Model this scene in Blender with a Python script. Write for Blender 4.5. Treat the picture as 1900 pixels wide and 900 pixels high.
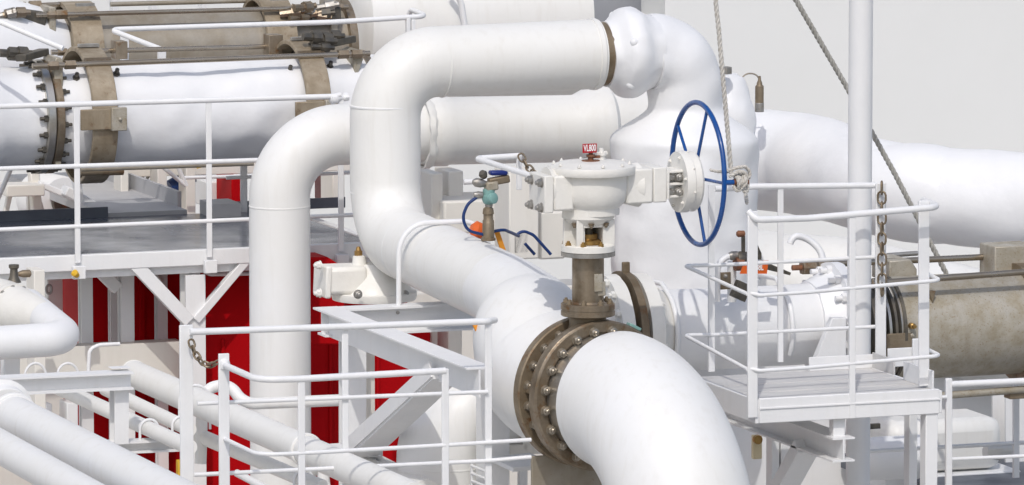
import bpy, bmesh, math, random
from math import sin, cos, pi, radians, tan, sqrt
from mathutils import Vector as V, Matrix, noise
random.seed(7)
S = bpy.context.scene
COL = S.collection
for o in list(bpy.data.objects):
    bpy.data.objects.remove(o)

# ------------------------------------------------------------------ camera
FPX, DIST = 12000.0, 40.0                      # focal length in photo pixels, distance to the valve (m)
YAW, PITCH = radians(20), radians(7)
FW = V((sin(YAW) * cos(PITCH), cos(YAW) * cos(PITCH), -sin(PITCH)))
RT = V((cos(YAW), -sin(YAW), 0))
UP = RT.cross(FW)
CAM = -FW * DIST
cd = bpy.data.cameras.new('camera')
cd.sensor_width = 36
cd.lens = 36 * FPX / 1900
cd.clip_start, cd.clip_end = 1, 2000
co = bpy.data.objects.new('camera', cd)
COL.objects.link(co)
co.location = CAM
co.rotation_euler = FW.to_track_quat('-Z', 'Y').to_euler()
S.camera = co

# ------------------------------------------------------------------ light
SUN_AZ, SUN_EL = radians(26), radians(50)      # direction the light travels (from +Y towards +X), elevation
w = bpy.data.worlds.new('World')
S.world = w
w.use_nodes = True
nt = w.node_tree
sky = nt.nodes.new('ShaderNodeTexSky')
sky.sky_type = 'NISHITA'
sky.sun_disc = False
sky.sun_elevation = SUN_EL
sky.sun_rotation = SUN_AZ + pi
sky.air_density = 1.0
sky.dust_density = 2.6
sky.ozone_density = 1.0
bgn = nt.nodes['Background']
bgn.inputs['Strength'].default_value = 0.15
nt.links.new(sky.outputs[0], bgn.inputs[0])
sd = bpy.data.lights.new('sun', 'SUN')
sd.energy = 1.9
sd.angle = radians(0.55)
sd.color = (1.0, 0.965, 0.915)
so = bpy.data.objects.new('sun', sd)
COL.objects.link(so)
so.location = (-5, -12, 18)
so.rotation_euler = V((sin(SUN_AZ) * cos(SUN_EL), cos(SUN_AZ) * cos(SUN_EL), -sin(SUN_EL))).to_track_quat('-Z', 'Y').to_euler()
S.view_settings.view_transform = 'Standard'
S.view_settings.look = 'None'
S.view_settings.exposure = -0.12
S.view_settings.gamma = 1.0

# ------------------------------------------------------------------ placing by photo pixel and real depth
XA, YA, ZA = V((1, 0, 0)), V((0, 1, 0)), V((0, 0, 1))
def ray(u, v):
    return FW * FPX + RT * (u - 950) - UP * (v - 450)
def P(u, v, y):                                # point on the plane Y = y
    d = ray(u, v)
    return CAM + d * ((y - CAM.y) / d.y)
def PX(u, v, x):                               # point on the plane X = x
    d = ray(u, v)
    return CAM + d * ((x - CAM.x) / d.x)
def PZ(u, v, z):
    d = ray(u, v)
    return CAM + d * ((z - CAM.z) / d.z)
def at_u(p, u, d=XA):                          # slide p along d until it shows at column u
    q = p - CAM
    k = u - 950
    t = (k * q.dot(FW) - FPX * q.dot(RT)) / (FPX * d.dot(RT) - k * d.dot(FW))
    return p + d * t
def at_v(p, v, d=-ZA):
    q = p - CAM
    k = 450 - v
    t = (k * q.dot(FW) - FPX * q.dot(UP)) / (FPX * d.dot(UP) - k * d.dot(FW))
    return p + d * t
def L(n, y=0.0):                               # n photo pixels as metres at depth y
    return n * (DIST + 0.93 * y) / FPX

# ------------------------------------------------------------------ materials
MATS = {}
def nd(t, typ, **kw):
    n = t.nodes.new(typ)
    for k, v in kw.items():
        if k in n.inputs.keys():
            n.inputs[k].default_value = v
        else:
            setattr(n, k, v)
    return n
def mat(name, base, col2=None, rough=0.4, rough2=None, metal=0.0, scale=3.0, stretch=(1, 1, 1), rust=None, rust_at=0.7,
        rust_scale=5.0, bump=0.0, bump_scale=40.0, streak=0.0, spec=0.5, coat=0.0, lo=0.35, hi=0.65):
    if name in MATS:
        return MATS[name]
    m = bpy.data.materials.new(name)
    m.use_nodes = True
    t = m.node_tree
    b = t.nodes['Principled BSDF']
    tc = nd(t, 'ShaderNodeTexCoord')
    mp = nd(t, 'ShaderNodeMapping')
    mp.inputs['Scale'].default_value = stretch
    t.links.new(tc.outputs['Object'], mp.inputs['Vector'])
    n1 = nd(t, 'ShaderNodeTexNoise', Scale=scale, Detail=7.0, Roughness=0.6)
    t.links.new(mp.outputs[0], n1.inputs['Vector'])
    r1 = nd(t, 'ShaderNodeMapRange')
    r1.inputs['From Min'].default_value = lo
    r1.inputs['From Max'].default_value = hi
    t.links.new(n1.outputs['Fac'], r1.inputs['Value'])
    c2 = col2 or tuple(x * 0.93 for x in base)
    mix = nd(t, 'ShaderNodeMix', data_type='RGBA')
    mix.inputs['A'].default_value = (*base, 1)
    mix.inputs['B'].default_value = (*c2, 1)
    t.links.new(r1.outputs[0], mix.inputs['Factor'])
    out = mix.outputs['Result']
    if streak:
        mp2 = nd(t, 'ShaderNodeMapping')
        mp2.inputs['Scale'].default_value = (9, 9, 0.7)
        t.links.new(tc.outputs['Object'], mp2.inputs['Vector'])
        n3 = nd(t, 'ShaderNodeTexNoise', Scale=2.0, Detail=5.0, Roughness=0.55)
        t.links.new(mp2.outputs[0], n3.inputs['Vector'])
        r3 = nd(t, 'ShaderNodeMapRange')
        r3.inputs['From Min'].default_value = 0.52
        r3.inputs['From Max'].default_value = 0.8
        r3.inputs['To Max'].default_value = streak
        t.links.new(n3.outputs['Fac'], r3.inputs['Value'])
        mx = nd(t, 'ShaderNodeMix', data_type='RGBA')
        mx.inputs['B'].default_value = (0.50, 0.45, 0.36, 1)
        t.links.new(out, mx.inputs['A'])
        t.links.new(r3.outputs[0], mx.inputs['Factor'])
        out = mx.outputs['Result']
    if rust:
        n2 = nd(t, 'ShaderNodeTexNoise', Scale=rust_scale, Detail=8.0, Roughness=0.7)
        t.links.new(tc.outputs['Object'], n2.inputs['Vector'])
        r2 = nd(t, 'ShaderNodeMapRange')
        r2.inputs['From Min'].default_value = rust_at
        r2.inputs['From Max'].default_value = rust_at + 0.12
        t.links.new(n2.outputs['Fac'], r2.inputs['Value'])
        mx = nd(t, 'ShaderNodeMix', data_type='RGBA')
        mx.inputs['B'].default_value = (*rust, 1)
        t.links.new(out, mx.inputs['A'])
        t.links.new(r2.outputs[0], mx.inputs['Factor'])
        out = mx.outputs['Result']
    t.links.new(out, b.inputs['Base Color'])
    b.inputs['Metallic'].default_value = metal
    b.inputs['Specular IOR Level'].default_value = spec
    if coat:
        b.inputs['Coat Weight'].default_value = coat
        b.inputs['Coat Roughness'].default_value = 0.15
    rr = nd(t, 'ShaderNodeMapRange')
    rr.inputs['From Min'].default_value = 0.35
    rr.inputs['From Max'].default_value = 0.65
    rr.inputs['To Min'].default_value = rough
    rr.inputs['To Max'].default_value = rough2 if rough2 is not None else min(1, rough + 0.15)
    t.links.new(n1.outputs['Fac'], rr.inputs['Value'])
    t.links.new(rr.outputs[0], b.inputs['Roughness'])
    if bump:
        nb = nd(t, 'ShaderNodeTexNoise', Scale=bump_scale, Detail=4.0)
        t.links.new(tc.outputs['Object'], nb.inputs['Vector'])
        bp = nd(t, 'ShaderNodeBump', Strength=bump, Distance=0.01)
        t.links.new(nb.outputs['Fac'], bp.inputs['Height'])
        t.links.new(bp.outputs[0], b.inputs['Normal'])
    MATS[name] = m
    return m

WHITE = mat('white_paint', (0.80, 0.80, 0.80), (0.75, 0.755, 0.76), 0.35, scale=2.5, rust=(0.46, 0.36, 0.26), rust_at=0.70, rust_scale=9, bump=0.08, bump_scale=60, streak=0.10)
RAILW = mat('rail_white_paint', (0.82, 0.82, 0.82), (0.77, 0.775, 0.78), 0.3, scale=6, rust=(0.36, 0.25, 0.17), rust_at=0.70, rust_scale=18, bump=0.12, bump_scale=50, streak=0.10)
INSUL = mat('insulation_white', (0.80, 0.802, 0.80), (0.765, 0.76, 0.735), 0.42, scale=1.1, streak=0.16, bump=0.10, bump_scale=22)
CREAM = mat('insulation_cream', (0.80, 0.795, 0.77), (0.765, 0.755, 0.72), 0.42, scale=1.4, streak=0.16, bump=0.10, bump_scale=22)
LUMPY = mat('lumpy_insulation', (0.81, 0.815, 0.825), (0.77, 0.775, 0.785), 0.4, scale=3, bump=0.6, bump_scale=7)
CAST = mat('cream_cast_paint', (0.80, 0.785, 0.74), (0.74, 0.72, 0.67), 0.4, scale=4, rust=(0.33, 0.24, 0.16), rust_at=0.70, rust_scale=16, bump=0.2, bump_scale=45)
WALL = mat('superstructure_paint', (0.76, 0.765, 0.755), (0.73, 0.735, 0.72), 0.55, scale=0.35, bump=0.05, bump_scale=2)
WALLB = mat('recess_shade_grey', (0.36, 0.37, 0.40), (0.34, 0.35, 0.38), 0.55, scale=0.5)  # bluish grey with the shade of the recess darkened into the colour
CREAMW = mat('warm_white_paint', (0.78, 0.75, 0.69), (0.73, 0.70, 0.64), 0.45, scale=1.2, streak=0.15)
STEEL = mat('weathered_stainless', (0.32, 0.265, 0.20), (0.19, 0.145, 0.095), 0.36, 0.6, metal=0.75, scale=7, rust=(0.20, 0.11, 0.05), rust_at=0.56, rust_scale=11, bump=0.15, bump_scale=70, streak=0.35)
BRIGHT = mat('brushed_stainless', (0.55, 0.53, 0.49), (0.42, 0.39, 0.34), 0.28, 0.45, metal=0.9, scale=12)
BROWN = mat('brown_stained_steel', (0.29, 0.235, 0.165), (0.18, 0.135, 0.085), 0.45, 0.65, metal=0.5, scale=5, rust=(0.17, 0.085, 0.035), rust_at=0.56, rust_scale=9, bump=0.2, bump_scale=60)
TAN = mat('tan_stained_steel', (0.45, 0.42, 0.36), (0.33, 0.29, 0.215), 0.38, 0.6, metal=0.25, scale=9, rust=(0.24, 0.175, 0.095), rust_at=0.56, rust_scale=75, bump=0.2, bump_scale=70, streak=0.45)
TANW = mat('pitted_stainless_plate', (0.38, 0.345, 0.29), (0.29, 0.25, 0.19), 0.42, 0.6, metal=0.4, scale=4, rust=(0.22, 0.15, 0.08), rust_at=0.63, rust_scale=18, bump=0.15, bump_scale=80, streak=0.35)
DARKST = mat('dark_steel', (0.10, 0.095, 0.085), (0.17, 0.15, 0.12), 0.4, 0.6, metal=0.7, scale=14)
BRASS = mat('brass', (0.45, 0.29, 0.10), (0.32, 0.19, 0.07), 0.35, metal=0.8, scale=14)
RUSTY = mat('rusty_copper', (0.30, 0.13, 0.065), (0.20, 0.09, 0.05), 0.55, metal=0.3, scale=18)
REDP = mat('red_gloss_paint', (0.48, 0.003, 0.006), (0.39, 0.002, 0.005), 0.5, 0.6, scale=1.2, rust=(0.36, 0.004, 0.006), rust_at=0.62, rust_scale=3, spec=0.08)
BLUE = mat('blue_gloss_paint', (0.003, 0.075, 0.30), (0.003, 0.058, 0.24), 0.25, 0.35, scale=6, coat=0.3)
BLUEH = mat('blue_hose_rubber', (0.006, 0.035, 0.15), None, 0.4, scale=6)
DECKG = mat('grey_deck_paint', (0.115, 0.125, 0.15), (0.085, 0.094, 0.118), 0.10, 0.36, scale=0.8, lo=0.4, hi=0.6, spec=0.28)
DECKP = mat('walk_plate_paint', (0.62, 0.61, 0.595), (0.52, 0.51, 0.50), 0.4, 0.65, scale=2.0, stretch=(0.6, 3, 1), rust=(0.42, 0.38, 0.31), rust_at=0.62, rust_scale=4, bump=0.1)
RAMPG = mat('ramp_grey_paint', (0.48, 0.48, 0.49), (0.41, 0.41, 0.42), 0.45, 0.6, scale=2.2)
DARKG = mat('dark_blue_grey_paint', (0.12, 0.135, 0.165), (0.09, 0.10, 0.125), 0.4, scale=3)
ROPE = mat('pale_rope_fibre', (0.62, 0.60, 0.56), (0.48, 0.45, 0.40), 0.85, scale=40, bump=0.3, bump_scale=160)
ROPEG = mat('grey_rope_fibre', (0.42, 0.41, 0.38), (0.30, 0.29, 0.26), 0.85, scale=40, bump=0.3, bump_scale=160)
ORANGE = mat('orange_plastic', (0.72, 0.13, 0.015), (0.62, 0.10, 0.01), 0.4, scale=6)
ORY = mat('amber_strap', (0.75, 0.29, 0.02), None, 0.55, scale=6)
REDT = mat('red_tag_plastic', (0.42, 0.012, 0.02), None, 0.35, scale=6)
YEL = mat('yellow_paint', (0.70, 0.42, 0.02), None, 0.4, scale=6)
TEAL = mat('teal_enamel', (0.22, 0.40, 0.37), (0.17, 0.32, 0.30), 0.35, scale=9)
GREYB = mat('grey_plastic', (0.42, 0.43, 0.43), None, 0.5, scale=6)
LETTER = mat('white_lettering', (0.85, 0.85, 0.85), None, 0.5, scale=6)
BAND = mat('tan_band_steel', (0.40, 0.335, 0.245), (0.27, 0.215, 0.145), 0.45, 0.6, metal=0.4, scale=6, stretch=(1, 2.5, .5), rust=(0.22, 0.15, 0.09), rust_at=0.57, rust_scale=14, bump=0.2, bump_scale=60, streak=0.3)
ROD = mat('polished_rod', (0.44, 0.385, 0.31), (0.33, 0.27, 0.20), 0.22, 0.35, metal=0.85, scale=3)
CHAINM = mat('rusty_chain_steel', (0.27, 0.225, 0.165), (0.19, 0.14, 0.09), 0.5, metal=0.6, scale=30)
BOLTM = mat('worn_bolt_steel', (0.44, 0.40, 0.34), (0.30, 0.26, 0.20), 0.32, metal=0.8, scale=20)
PALEY = mat('pale_yellow_paint', (0.78, 0.68, 0.45), None, 0.45)
SILVER = mat('galvanised', (0.45, 0.44, 0.42), (0.33, 0.31, 0.28), 0.4, metal=0.8, scale=16, rust=(0.26, 0.15, 0.06), rust_at=0.6, rust_scale=20)

# ------------------------------------------------------------------ mesh builder
def frame_of(d):
    d = d.normalized()
    a = ZA if abs(d.z) < 0.9 else XA
    x = d.cross(a).normalized()
    return x, d.cross(x).normalized()
def fillet(pts, R, n=10):
    pts = [V(p) for p in pts]
    if not R:
        return pts
    Rs = R if isinstance(R, (list, tuple)) else [R] * (len(pts) - 2)
    out = [pts[0]]
    for i in range(1, len(pts) - 1):
        a, b, c = pts[i - 1], pts[i], pts[i + 1]
        d1, d2 = (a - b), (c - b)
        l1, l2 = d1.length, d2.length
        d1.normalize(); d2.normalize()
        th = d1.angle(d2)
        if th > pi - 0.02 or Rs[i - 1] <= 0:
            out.append(b); continue
        t = min(Rs[i - 1] / tan(th / 2), 0.49 * l1 if i > 1 else 0.98 * l1, 0.49 * l2 if i < len(pts) - 2 else 0.98 * l2)
        r = t * tan(th / 2)
        cen = b + (d1 + d2).normalized() * (r / sin(th / 2))
        v0 = b + d1 * t - cen
        v1 = b + d2 * t - cen
        ang = v0.angle(v1)
        ax = v0.cross(v1).normalized()
        for k in range(n + 1):
            out.append(cen + Matrix.Rotation(ang * k / n, 3, ax) @ v0)
    out.append(pts[-1])
    return out
def resample(pts, step):
    out = [pts[0]]
    for a, b in zip(pts, pts[1:]):
        n = max(1, int((b - a).length / step))
        for k in range(1, n + 1):
            out.append(a.lerp(b, k / n))
    return out
def spline(pr, n=8):                           # Catmull-Rom through (point, radius) pairs
    P_ = [pr[0]] + list(pr) + [pr[-1]]
    pts, rs = [], []
    for i in range(1, len(P_) - 2):
        for k in range(n):
            t = k / n
            w = (-.5 * t + t * t - .5 * t ** 3, 1 - 2.5 * t * t + 1.5 * t ** 3, .5 * t + 2 * t * t - 1.5 * t ** 3, -.5 * t * t + .5 * t ** 3)
            q = V((0, 0, 0)); r = 0.0
            for j in range(4):
                q = q + V(P_[i - 1 + j][0]) * w[j]; r += P_[i - 1 + j][1] * w[j]
            pts.append(q); rs.append(r)
    pts.append(V(pr[-1][0])); rs.append(float(pr[-1][1]))
    return pts, rs
class MB:
    def __init__(s):
        s.v = []; s.f = []
    def ringset(s, rings, cap=True, closed=False):
        base = len(s.v)
        n = len(rings[0])
        for r in rings:
            s.v.extend(r)
        m = len(rings)
        for i in range(m if closed else m - 1):
            j = (i + 1) % m
            for k in range(n):
                l = (k + 1) % n
                s.f.append((base + i * n + k, base + i * n + l, base + j * n + l, base + j * n + k))
        if cap and not closed:
            s.f.append(tuple(base + k for k in range(n - 1, -1, -1)))
            s.f.append(tuple(base + (m - 1) * n + k for k in range(n)))
        return s
    def tube(s, pts, r, seg=16, R=0, nf=10, cap=True, lump=0.0, lf=3.0, step=None, closed=False):
        pts = fillet(pts, R, nf) if R else [V(p) for p in pts]
        if step:
            pts = resample(pts, step)
        if isinstance(r, (list, tuple)) and isinstance(r[0], float):
            rad = lambda i: r[i]
        elif isinstance(r, (list, tuple)):    # radius given along the arc length fraction
            ds = [0]
            for a, b in zip(pts, pts[1:]):
                ds.append(ds[-1] + (b - a).length)
            def rad(i):
                f = ds[i] / ds[-1]
                for (f0, r0), (f1, r1) in zip(r, r[1:]):
                    if f <= f1 + 1e-9:
                        return r0 + (r1 - r0) * (f - f0) / max(1e-9, f1 - f0)
                return r[-1][1]
        else:
            rad = lambda i: r
        N = len(pts)
        def tan_at(i):
            if closed:
                return (pts[(i + 1) % N] - pts[i - 1]).normalized()
            a = pts[max(0, i - 1)]; b = pts[min(N - 1, i + 1)]
            return (b - a).normalized()
        t0 = tan_at(0)
        x, y = frame_of(t0)
        rings = []
        for i in range(N):
            t1 = tan_at(i)
            ax = t0.cross(t1)
            if ax.length > 1e-7:
                q = Matrix.Rotation(t0.angle(t1), 3, ax.normalized())
                x = q @ x
            x = (x - t1 * x.dot(t1)).normalized()
            y = t1.cross(x)
            t0 = t1
            rr = rad(i)
            ring = []
            for k in range(seg):
                a = 2 * pi * k / seg
                d = x * cos(a) + y * sin(a)
                q = pts[i] + d * rr
                if lump:
                    q = q + d * lump * (noise.noise(q * lf) + 0.5 * noise.noise(q * lf * 2.3 + V((5, 1, 3))))
                ring.append(q)
            rings.append(ring)
        return s.ringset(rings, cap, closed)
    def lathe(s, prof, o, d, seg=32, closed=False, lump=0.0, lf=4.0):
        d = V(d).normalized()
        x, y = frame_of(d)
        rings = []
        for (h, r) in prof:
            ring = []
            for k in range(seg):
                a = 2 * pi * k / seg
                e = x * cos(a) + y * sin(a)
                q = o + d * h + e * max(r, 1e-4)
                if lump:
                    q = q + (e + d * 0.3) * lump * (noise.noise(q * lf) + 0.6 * noise.noise(q * lf * 2.2))
                ring.append(q)
            rings.append(ring)
        return s.ringset(rings, not closed, closed)
    def cyl(s, a, b, r, seg=20):
        a, b = V(a), V(b)
        return s.lathe([(0, r), ((b - a).length, r)], a, b - a, seg)
    def ringx(s, o, d, ri, ro, wd, seg=48):
        return s.lathe([(0, ri), (0, ro), (wd, ro), (wd, ri)], o, d, seg, closed=True)
    def bar(s, a, b, w, h, wd=XA):            # box beam from a to b, w along wd, h across
        a, b = V(a), V(b)
        d = (b - a).normalized()
        x = (V(wd) - d * V(wd).dot(d)).normalized()
        y = d.cross(x)
        rings = [[p + x * (sx * w / 2) + y * (sy * h / 2) for sx, sy in ((-1, -1), (1, -1), (1, 1), (-1, 1))] for p in (a, b)]
        return s.ringset(rings)
    def box(s, lo, hi):
        lo, hi = V(lo), V(hi)
        for k in range(3):
            if lo[k] > hi[k]:
                lo[k], hi[k] = hi[k], lo[k]
        c = (lo + hi) / 2
        return s.bar(V((lo.x, c.y, c.z)), V((hi.x, c.y, c.z)), hi.y - lo.y, hi.z - lo.z, YA)
    def ibeam(s, a, b, w, h, tf, tw, wd=XA):  # I section, flange width w along wd, height h
        a, b = V(a), V(b)
        d = (b - a).normalized()
        x = (V(wd) - d * V(wd).dot(d)).normalized()
        y = d.cross(x)
        pr = [(-w/2, -h/2), (w/2, -h/2), (w/2, -h/2+tf), (tw/2, -h/2+tf), (tw/2, h/2-tf), (w/2, h/2-tf), (w/2, h/2), (-w/2, h/2),
              (-w/2, h/2-tf), (-tw/2, h/2-tf), (-tw/2, -h/2+tf), (-w/2, -h/2+tf)]
        return s.ringset([[p + x * q[0] + y * q[1] for q in pr] for p in (a, b)])
    def prism(s, poly, off):                  # polygon (3-D points) extruded by off
        return s.ringset([[V(p) for p in poly], [V(p) + V(off) for p in poly]])
    def mesh(s, name, origin=V((0, 0, 0)), ang=38):
        me = bpy.data.meshes.new(name)
        me.from_pydata([tuple(p - origin) for p in s.v], [], s.f)
        bm = bmesh.new(); bm.from_mesh(me)
        bmesh.ops.recalc_face_normals(bm, faces=bm.faces)
        bm.to_mesh(me); bm.free()
        me.polygons.foreach_set('use_smooth', [True] * len(me.polygons))
        me.set_sharp_from_angle(angle=radians(ang))
        return me

def tag(o, label, cat, group=None):
    o['label'] = label; o['category'] = cat
    if group:
        o['group'] = group
    return o
def world_loc(o):
    p = V((0, 0, 0))
    while o:
        p += o.location; o = o.parent
    return p
def put(name, mb, m, parent=None, label=None, bevel=0.0, origin=None, kind=None):
    if parent is None:
        if origin is None:
            xs = [p.x for p in mb.v]; ys = [p.y for p in mb.v]; zs = [p.z for p in mb.v]
            origin = V(((min(xs) + max(xs)) / 2, (min(ys) + max(ys)) / 2, min(zs)))
        org = V(origin)
    else:
        org = world_loc(parent)
    me = mb.mesh(name, org)
    me.materials.append(m)
    o = bpy.data.objects.new(name, me)
    COL.objects.link(o)
    if parent is None:
        o.location = org
    else:
        o.parent = parent
    if label:
        o['label'] = label
    if kind:
        o['kind'] = kind
    if bevel:
        bv = o.modifiers.new('bevel', 'BEVEL')
        bv.width = bevel; bv.segments = 2; bv.limit_method = 'ANGLE'; bv.angle_limit = radians(40)
    return o
def thing(name, label, cat, loc, group=None):
    o = bpy.data.objects.new(name, None)
    o.empty_display_size = 0.2
    COL.objects.link(o)
    o.location = V(loc)
    return tag(o, label, cat, group)
def single(name, label, cat, mb, m, group=None, bevel=0.0):
    return tag(put(name, mb, m, None, None, bevel), label, cat, group)
def struct(name, mb, m):
    return put(name, mb, m, kind='structure')

CACHE = {}
def bolt_mesh(size, m, kind='bolt'):
    key = (round(size, 4), m.name, kind)
    if key not in CACHE:
        b = MB()
        o = V((0, 0, 0))
        if kind == 'bolt':
            b.lathe([(-0.1 * size, 1.05 * size), (0.15 * size, 1.05 * size)], o, ZA, 14)
            b.lathe([(0.15 * size, 0.85 * size), (0.85 * size, 0.85 * size), (0.95 * size, 0.7 * size)], o, ZA, 6)
            b.lathe([(0.9 * size, 0.5 * size), (1.35 * size, 0.48 * size), (1.5 * size, 0.3 * size)], o, ZA, 10)
        else:                                  # long stud with nut
            b.lathe([(-0.1 * size, 0.95 * size), (1.1 * size, 0.95 * size)], o, ZA, 6)
            b.lathe([(1.1 * size, 0.55 * size), (2.4 * size, 0.55 * size)], o, ZA, 10)
        me = b.mesh(kind)
        me.materials.append(m)
        CACHE[key] = me
    return CACHE[key]
def bolt(parent, pos, d, size, m=STEEL, kind='bolt', name='bolt'):
    o = bpy.data.objects.new(name, bolt_mesh(size, m, kind))
    COL.objects.link(o)
    o.parent = parent
    o.location = V(pos) - world_loc(parent)
    o.rotation_mode = 'QUATERNION'
    o.rotation_quaternion = V(d).normalized().to_track_quat('Z', 'Y')
    return o
def bolt_circle(parent, c, d, r, n, size, m=STEEL, ph=0.0, kind='bolt'):
    x, y = frame_of(V(d))
    for k in range(n):
        a = 2 * pi * (k + ph) / n
        bolt(parent, c + (x * cos(a) + y * sin(a)) * r, d, size, m, kind)
def text_part(parent, body, pos, h, wscale, m, name='lettering', xdir=XA, ndir=-YA, shear=0.0):
    cu = bpy.data.curves.new(name, 'FONT')
    cu.body = body; cu.size = 1; cu.extrude = 0.02; cu.align_x = 'CENTER'; cu.align_y = 'CENTER'; cu.offset = 0.02; cu.shear = shear
    tmp = bpy.data.objects.new('tmp', cu)
    COL.objects.link(tmp)
    bpy.context.view_layer.update()
    me = bpy.data.meshes.new_from_object(tmp.evaluated_get(bpy.context.evaluated_depsgraph_get()))
    bpy.data.objects.remove(tmp)
    me.name = name
    up = ZA
    for vv in me.vertices:
        c = vv.co.copy()
        vv.co = xdir * (c.x * h * wscale) + up * (c.y * h) + ndir * (c.z * h)
    me.materials.clear(); me.materials.append(m)
    o = bpy.data.objects.new(name, me)
    COL.objects.link(o)
    o.parent = parent
    o.location = V(pos) - world_loc(parent)
    return o
def chain(label, pts, ll, th, m, sag=0.0):
    pts = [V(p) for p in pts]
    if sag:
        a, b = pts[0], pts[-1]
        pts = [a.lerp(b, k / 14) - ZA * sag * 4 * (k / 14) * (1 - k / 14) for k in range(15)]
    t = thing('chain', label, 'chain', pts[0])
    key = ('link', ll, th)
    if key not in CACHE:
        b = MB()
        wd = ll * 0.32
        loop = []
        for k in range(6):
            a = pi * k / 5
            loop.append(V((cos(a) * wd, 0, ll / 2 - wd + sin(a) * wd)))
        for k in range(6):
            a = pi + pi * k / 5
            loop.append(V((cos(a) * wd, 0, -ll / 2 + wd + sin(a) * wd)))
        b.tube(loop, th, 6, closed=True)
        me = b.mesh('link'); me.materials.append(m)
        CACHE[key] = me
    d = resample(pts, 0.004)
    step = ll - 2.2 * th
    acc = step / 2; i = 0; k = 0
    tot = 0
    for a, b2 in zip(d, d[1:]):
        tot += (b2 - a).length
        if tot >= acc:
            acc += step
            dd = (b2 - a).normalized()
            o = bpy.data.objects.new('link', CACHE[key])
            COL.objects.link(o); o.parent = t
            o.location = b2 - pts[0]
            q = dd.to_track_quat('Z', 'Y')
            o.rotation_mode = 'QUATERNION'
            o.rotation_quaternion = q @ Matrix.Rotation(radians(35) + (k % 2) * pi / 2 + random.uniform(-.2, .2), 3, 'Z').to_quaternion()
            k += 1
    return t
def rope_mb(pts, r, pitch=0.11, seg=7, R=0):
    pts = fillet(pts, R, 8) if R else [V(p) for p in pts]
    pts = resample(pts, pitch / 9)
    b = MB()
    for s_ in range(3):
        out = []; ln = 0
        t0 = (pts[1] - pts[0]).normalized()
        x, y = frame_of(t0)
        for i, p in enumerate(pts):
            t1 = (pts[min(i + 1, len(pts) - 1)] - pts[max(0, i - 1)]).normalized()
            x = (x - t1 * x.dot(t1)).normalized(); y = t1.cross(x)
            if i:
                ln += (p - pts[i - 1]).length
            a = 2 * pi * (ln / pitch + s_ / 3)
            out.append(p + (x * cos(a) + y * sin(a)) * r * 0.52)
        b.tube(out, r * 0.54, seg)
    return b
def seam(parent, p, d, r, wdt=0.014, m=INSUL):
    return put('seam_band', MB().lathe([(-wdt * .6, r - .004), (-wdt * .3, r + 0.0018), (wdt * .3, r + 0.0018), (wdt * .6, r - .004)], p, d, 48, closed=False), m, parent)

# ================================================================== SETTING
ZD = -4.6
struct('deck', MB().box((-40, -12, ZD - .2), (60, 60, ZD)), mat('pale_deck_paint', (0.50, 0.49, 0.47), (0.43, 0.42, 0.40), 0.6, scale=1.0))  # deck colour lightened to bounce more light onto the undersides above
# superstructure far behind (everything above the pipes)
wl = thing('superstructure_wall', 'pale grey superstructure wall filling the background behind all the pipes', 'wall', P(1500, 100, 17))
YW = 17.0
a0, a1 = P(1052, 48, YW), P(1234, 48, YW)
b = MB()
b.box((a1.x, YW, ZD), (60, YW + .6, 14))
b.box((-40, YW, ZD), (a0.x, YW + .6, 14))
b.box((a0.x, YW, ZD), (a1.x, YW + .6, a1.z))
put('wall_plating', b, WALL, wl)
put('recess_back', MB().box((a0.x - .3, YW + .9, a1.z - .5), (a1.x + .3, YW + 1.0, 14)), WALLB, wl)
b = MB()
q = P(1190, 45, YW)
b.box((q.x, YW - .12, q.z - .05), (P(1228, 45, YW).x, YW, q.z + .05))
put('ledge', b, CREAMW, wl, bevel=.01)
# lower bulkhead behind the piping
bw = P(400, 560, 11.5)
b = MB().box((-40, 11.5, ZD), (P(1250, 560, 11.5).x, 11.9, bw.z))
single('bulkhead', 'cream painted low bulkhead behind the left walkway and red housing', 'wall', b, CREAMW, bevel=.02)

# ================================================================== BUTTERFLY VALVE
F = P(1117, 735, 0)
VA = radians(7)
axis = V((sin(VA), -cos(VA), 0))
BK = -axis
val = thing('butterfly_valve', 'flanged butterfly valve with white gearbox and blue handwheel on the big front pipe', 'valve', F + BK * .15 - ZA * .5)
R150 = L(142); RB = L(123)
ff = put('front_flange', MB().lathe([(0, .33), (0, .40), (0.012, .405), (0.012, R150 - .012), (0, R150 - .004), (-.004, R150), (-.075, R150), (-.08, R150 - .01), (-.08, .3)], F, axis, 72, closed=True), STEEL, val)
bolt_circle(ff, F + axis * .012, axis, RB, 20, .032, BOLTM, .5)
hub = put('weld_neck', MB().lathe([(0, .39), (.03, .385), (.12, .365), (.23, .365), (.23, .30), (0, .30)], F + axis * .008, axis, 64, closed=True), BRIGHT, val)
bd = MB()
bd.lathe([(.083, .3), (.083, .438), (.087, .442), (.11, .442), (.115, .438), (.115, .375), (.12, .365), (.21, .365), (.215, .3)], F, BK, 72, closed=True)
body = put('valve_body', bd, BROWN, val)
XV = axis.cross(ZA).normalized()
for a in range(0, 360, 45):
    d = XV * cos(radians(a + 6)) + ZA * sin(radians(a + 6))
    put('body_lug', MB().bar(F + d * .395 + BK * .11, F + d * .395 + BK * .222, .05, .065, d.cross(YA)), BROWN, val, bevel=.006)
rf = put('rear_flange', MB().lathe([(.22, .3), (.22, R150 - .008), (.228, R150), (.29, R150), (.298, R150 - .008), (.298, .3)], F, BK, 72, closed=True), BROWN, val)
bolt_circle(rf, F + BK * .22, axis, RB, 20, .032, BOLTM, .5)
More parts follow.
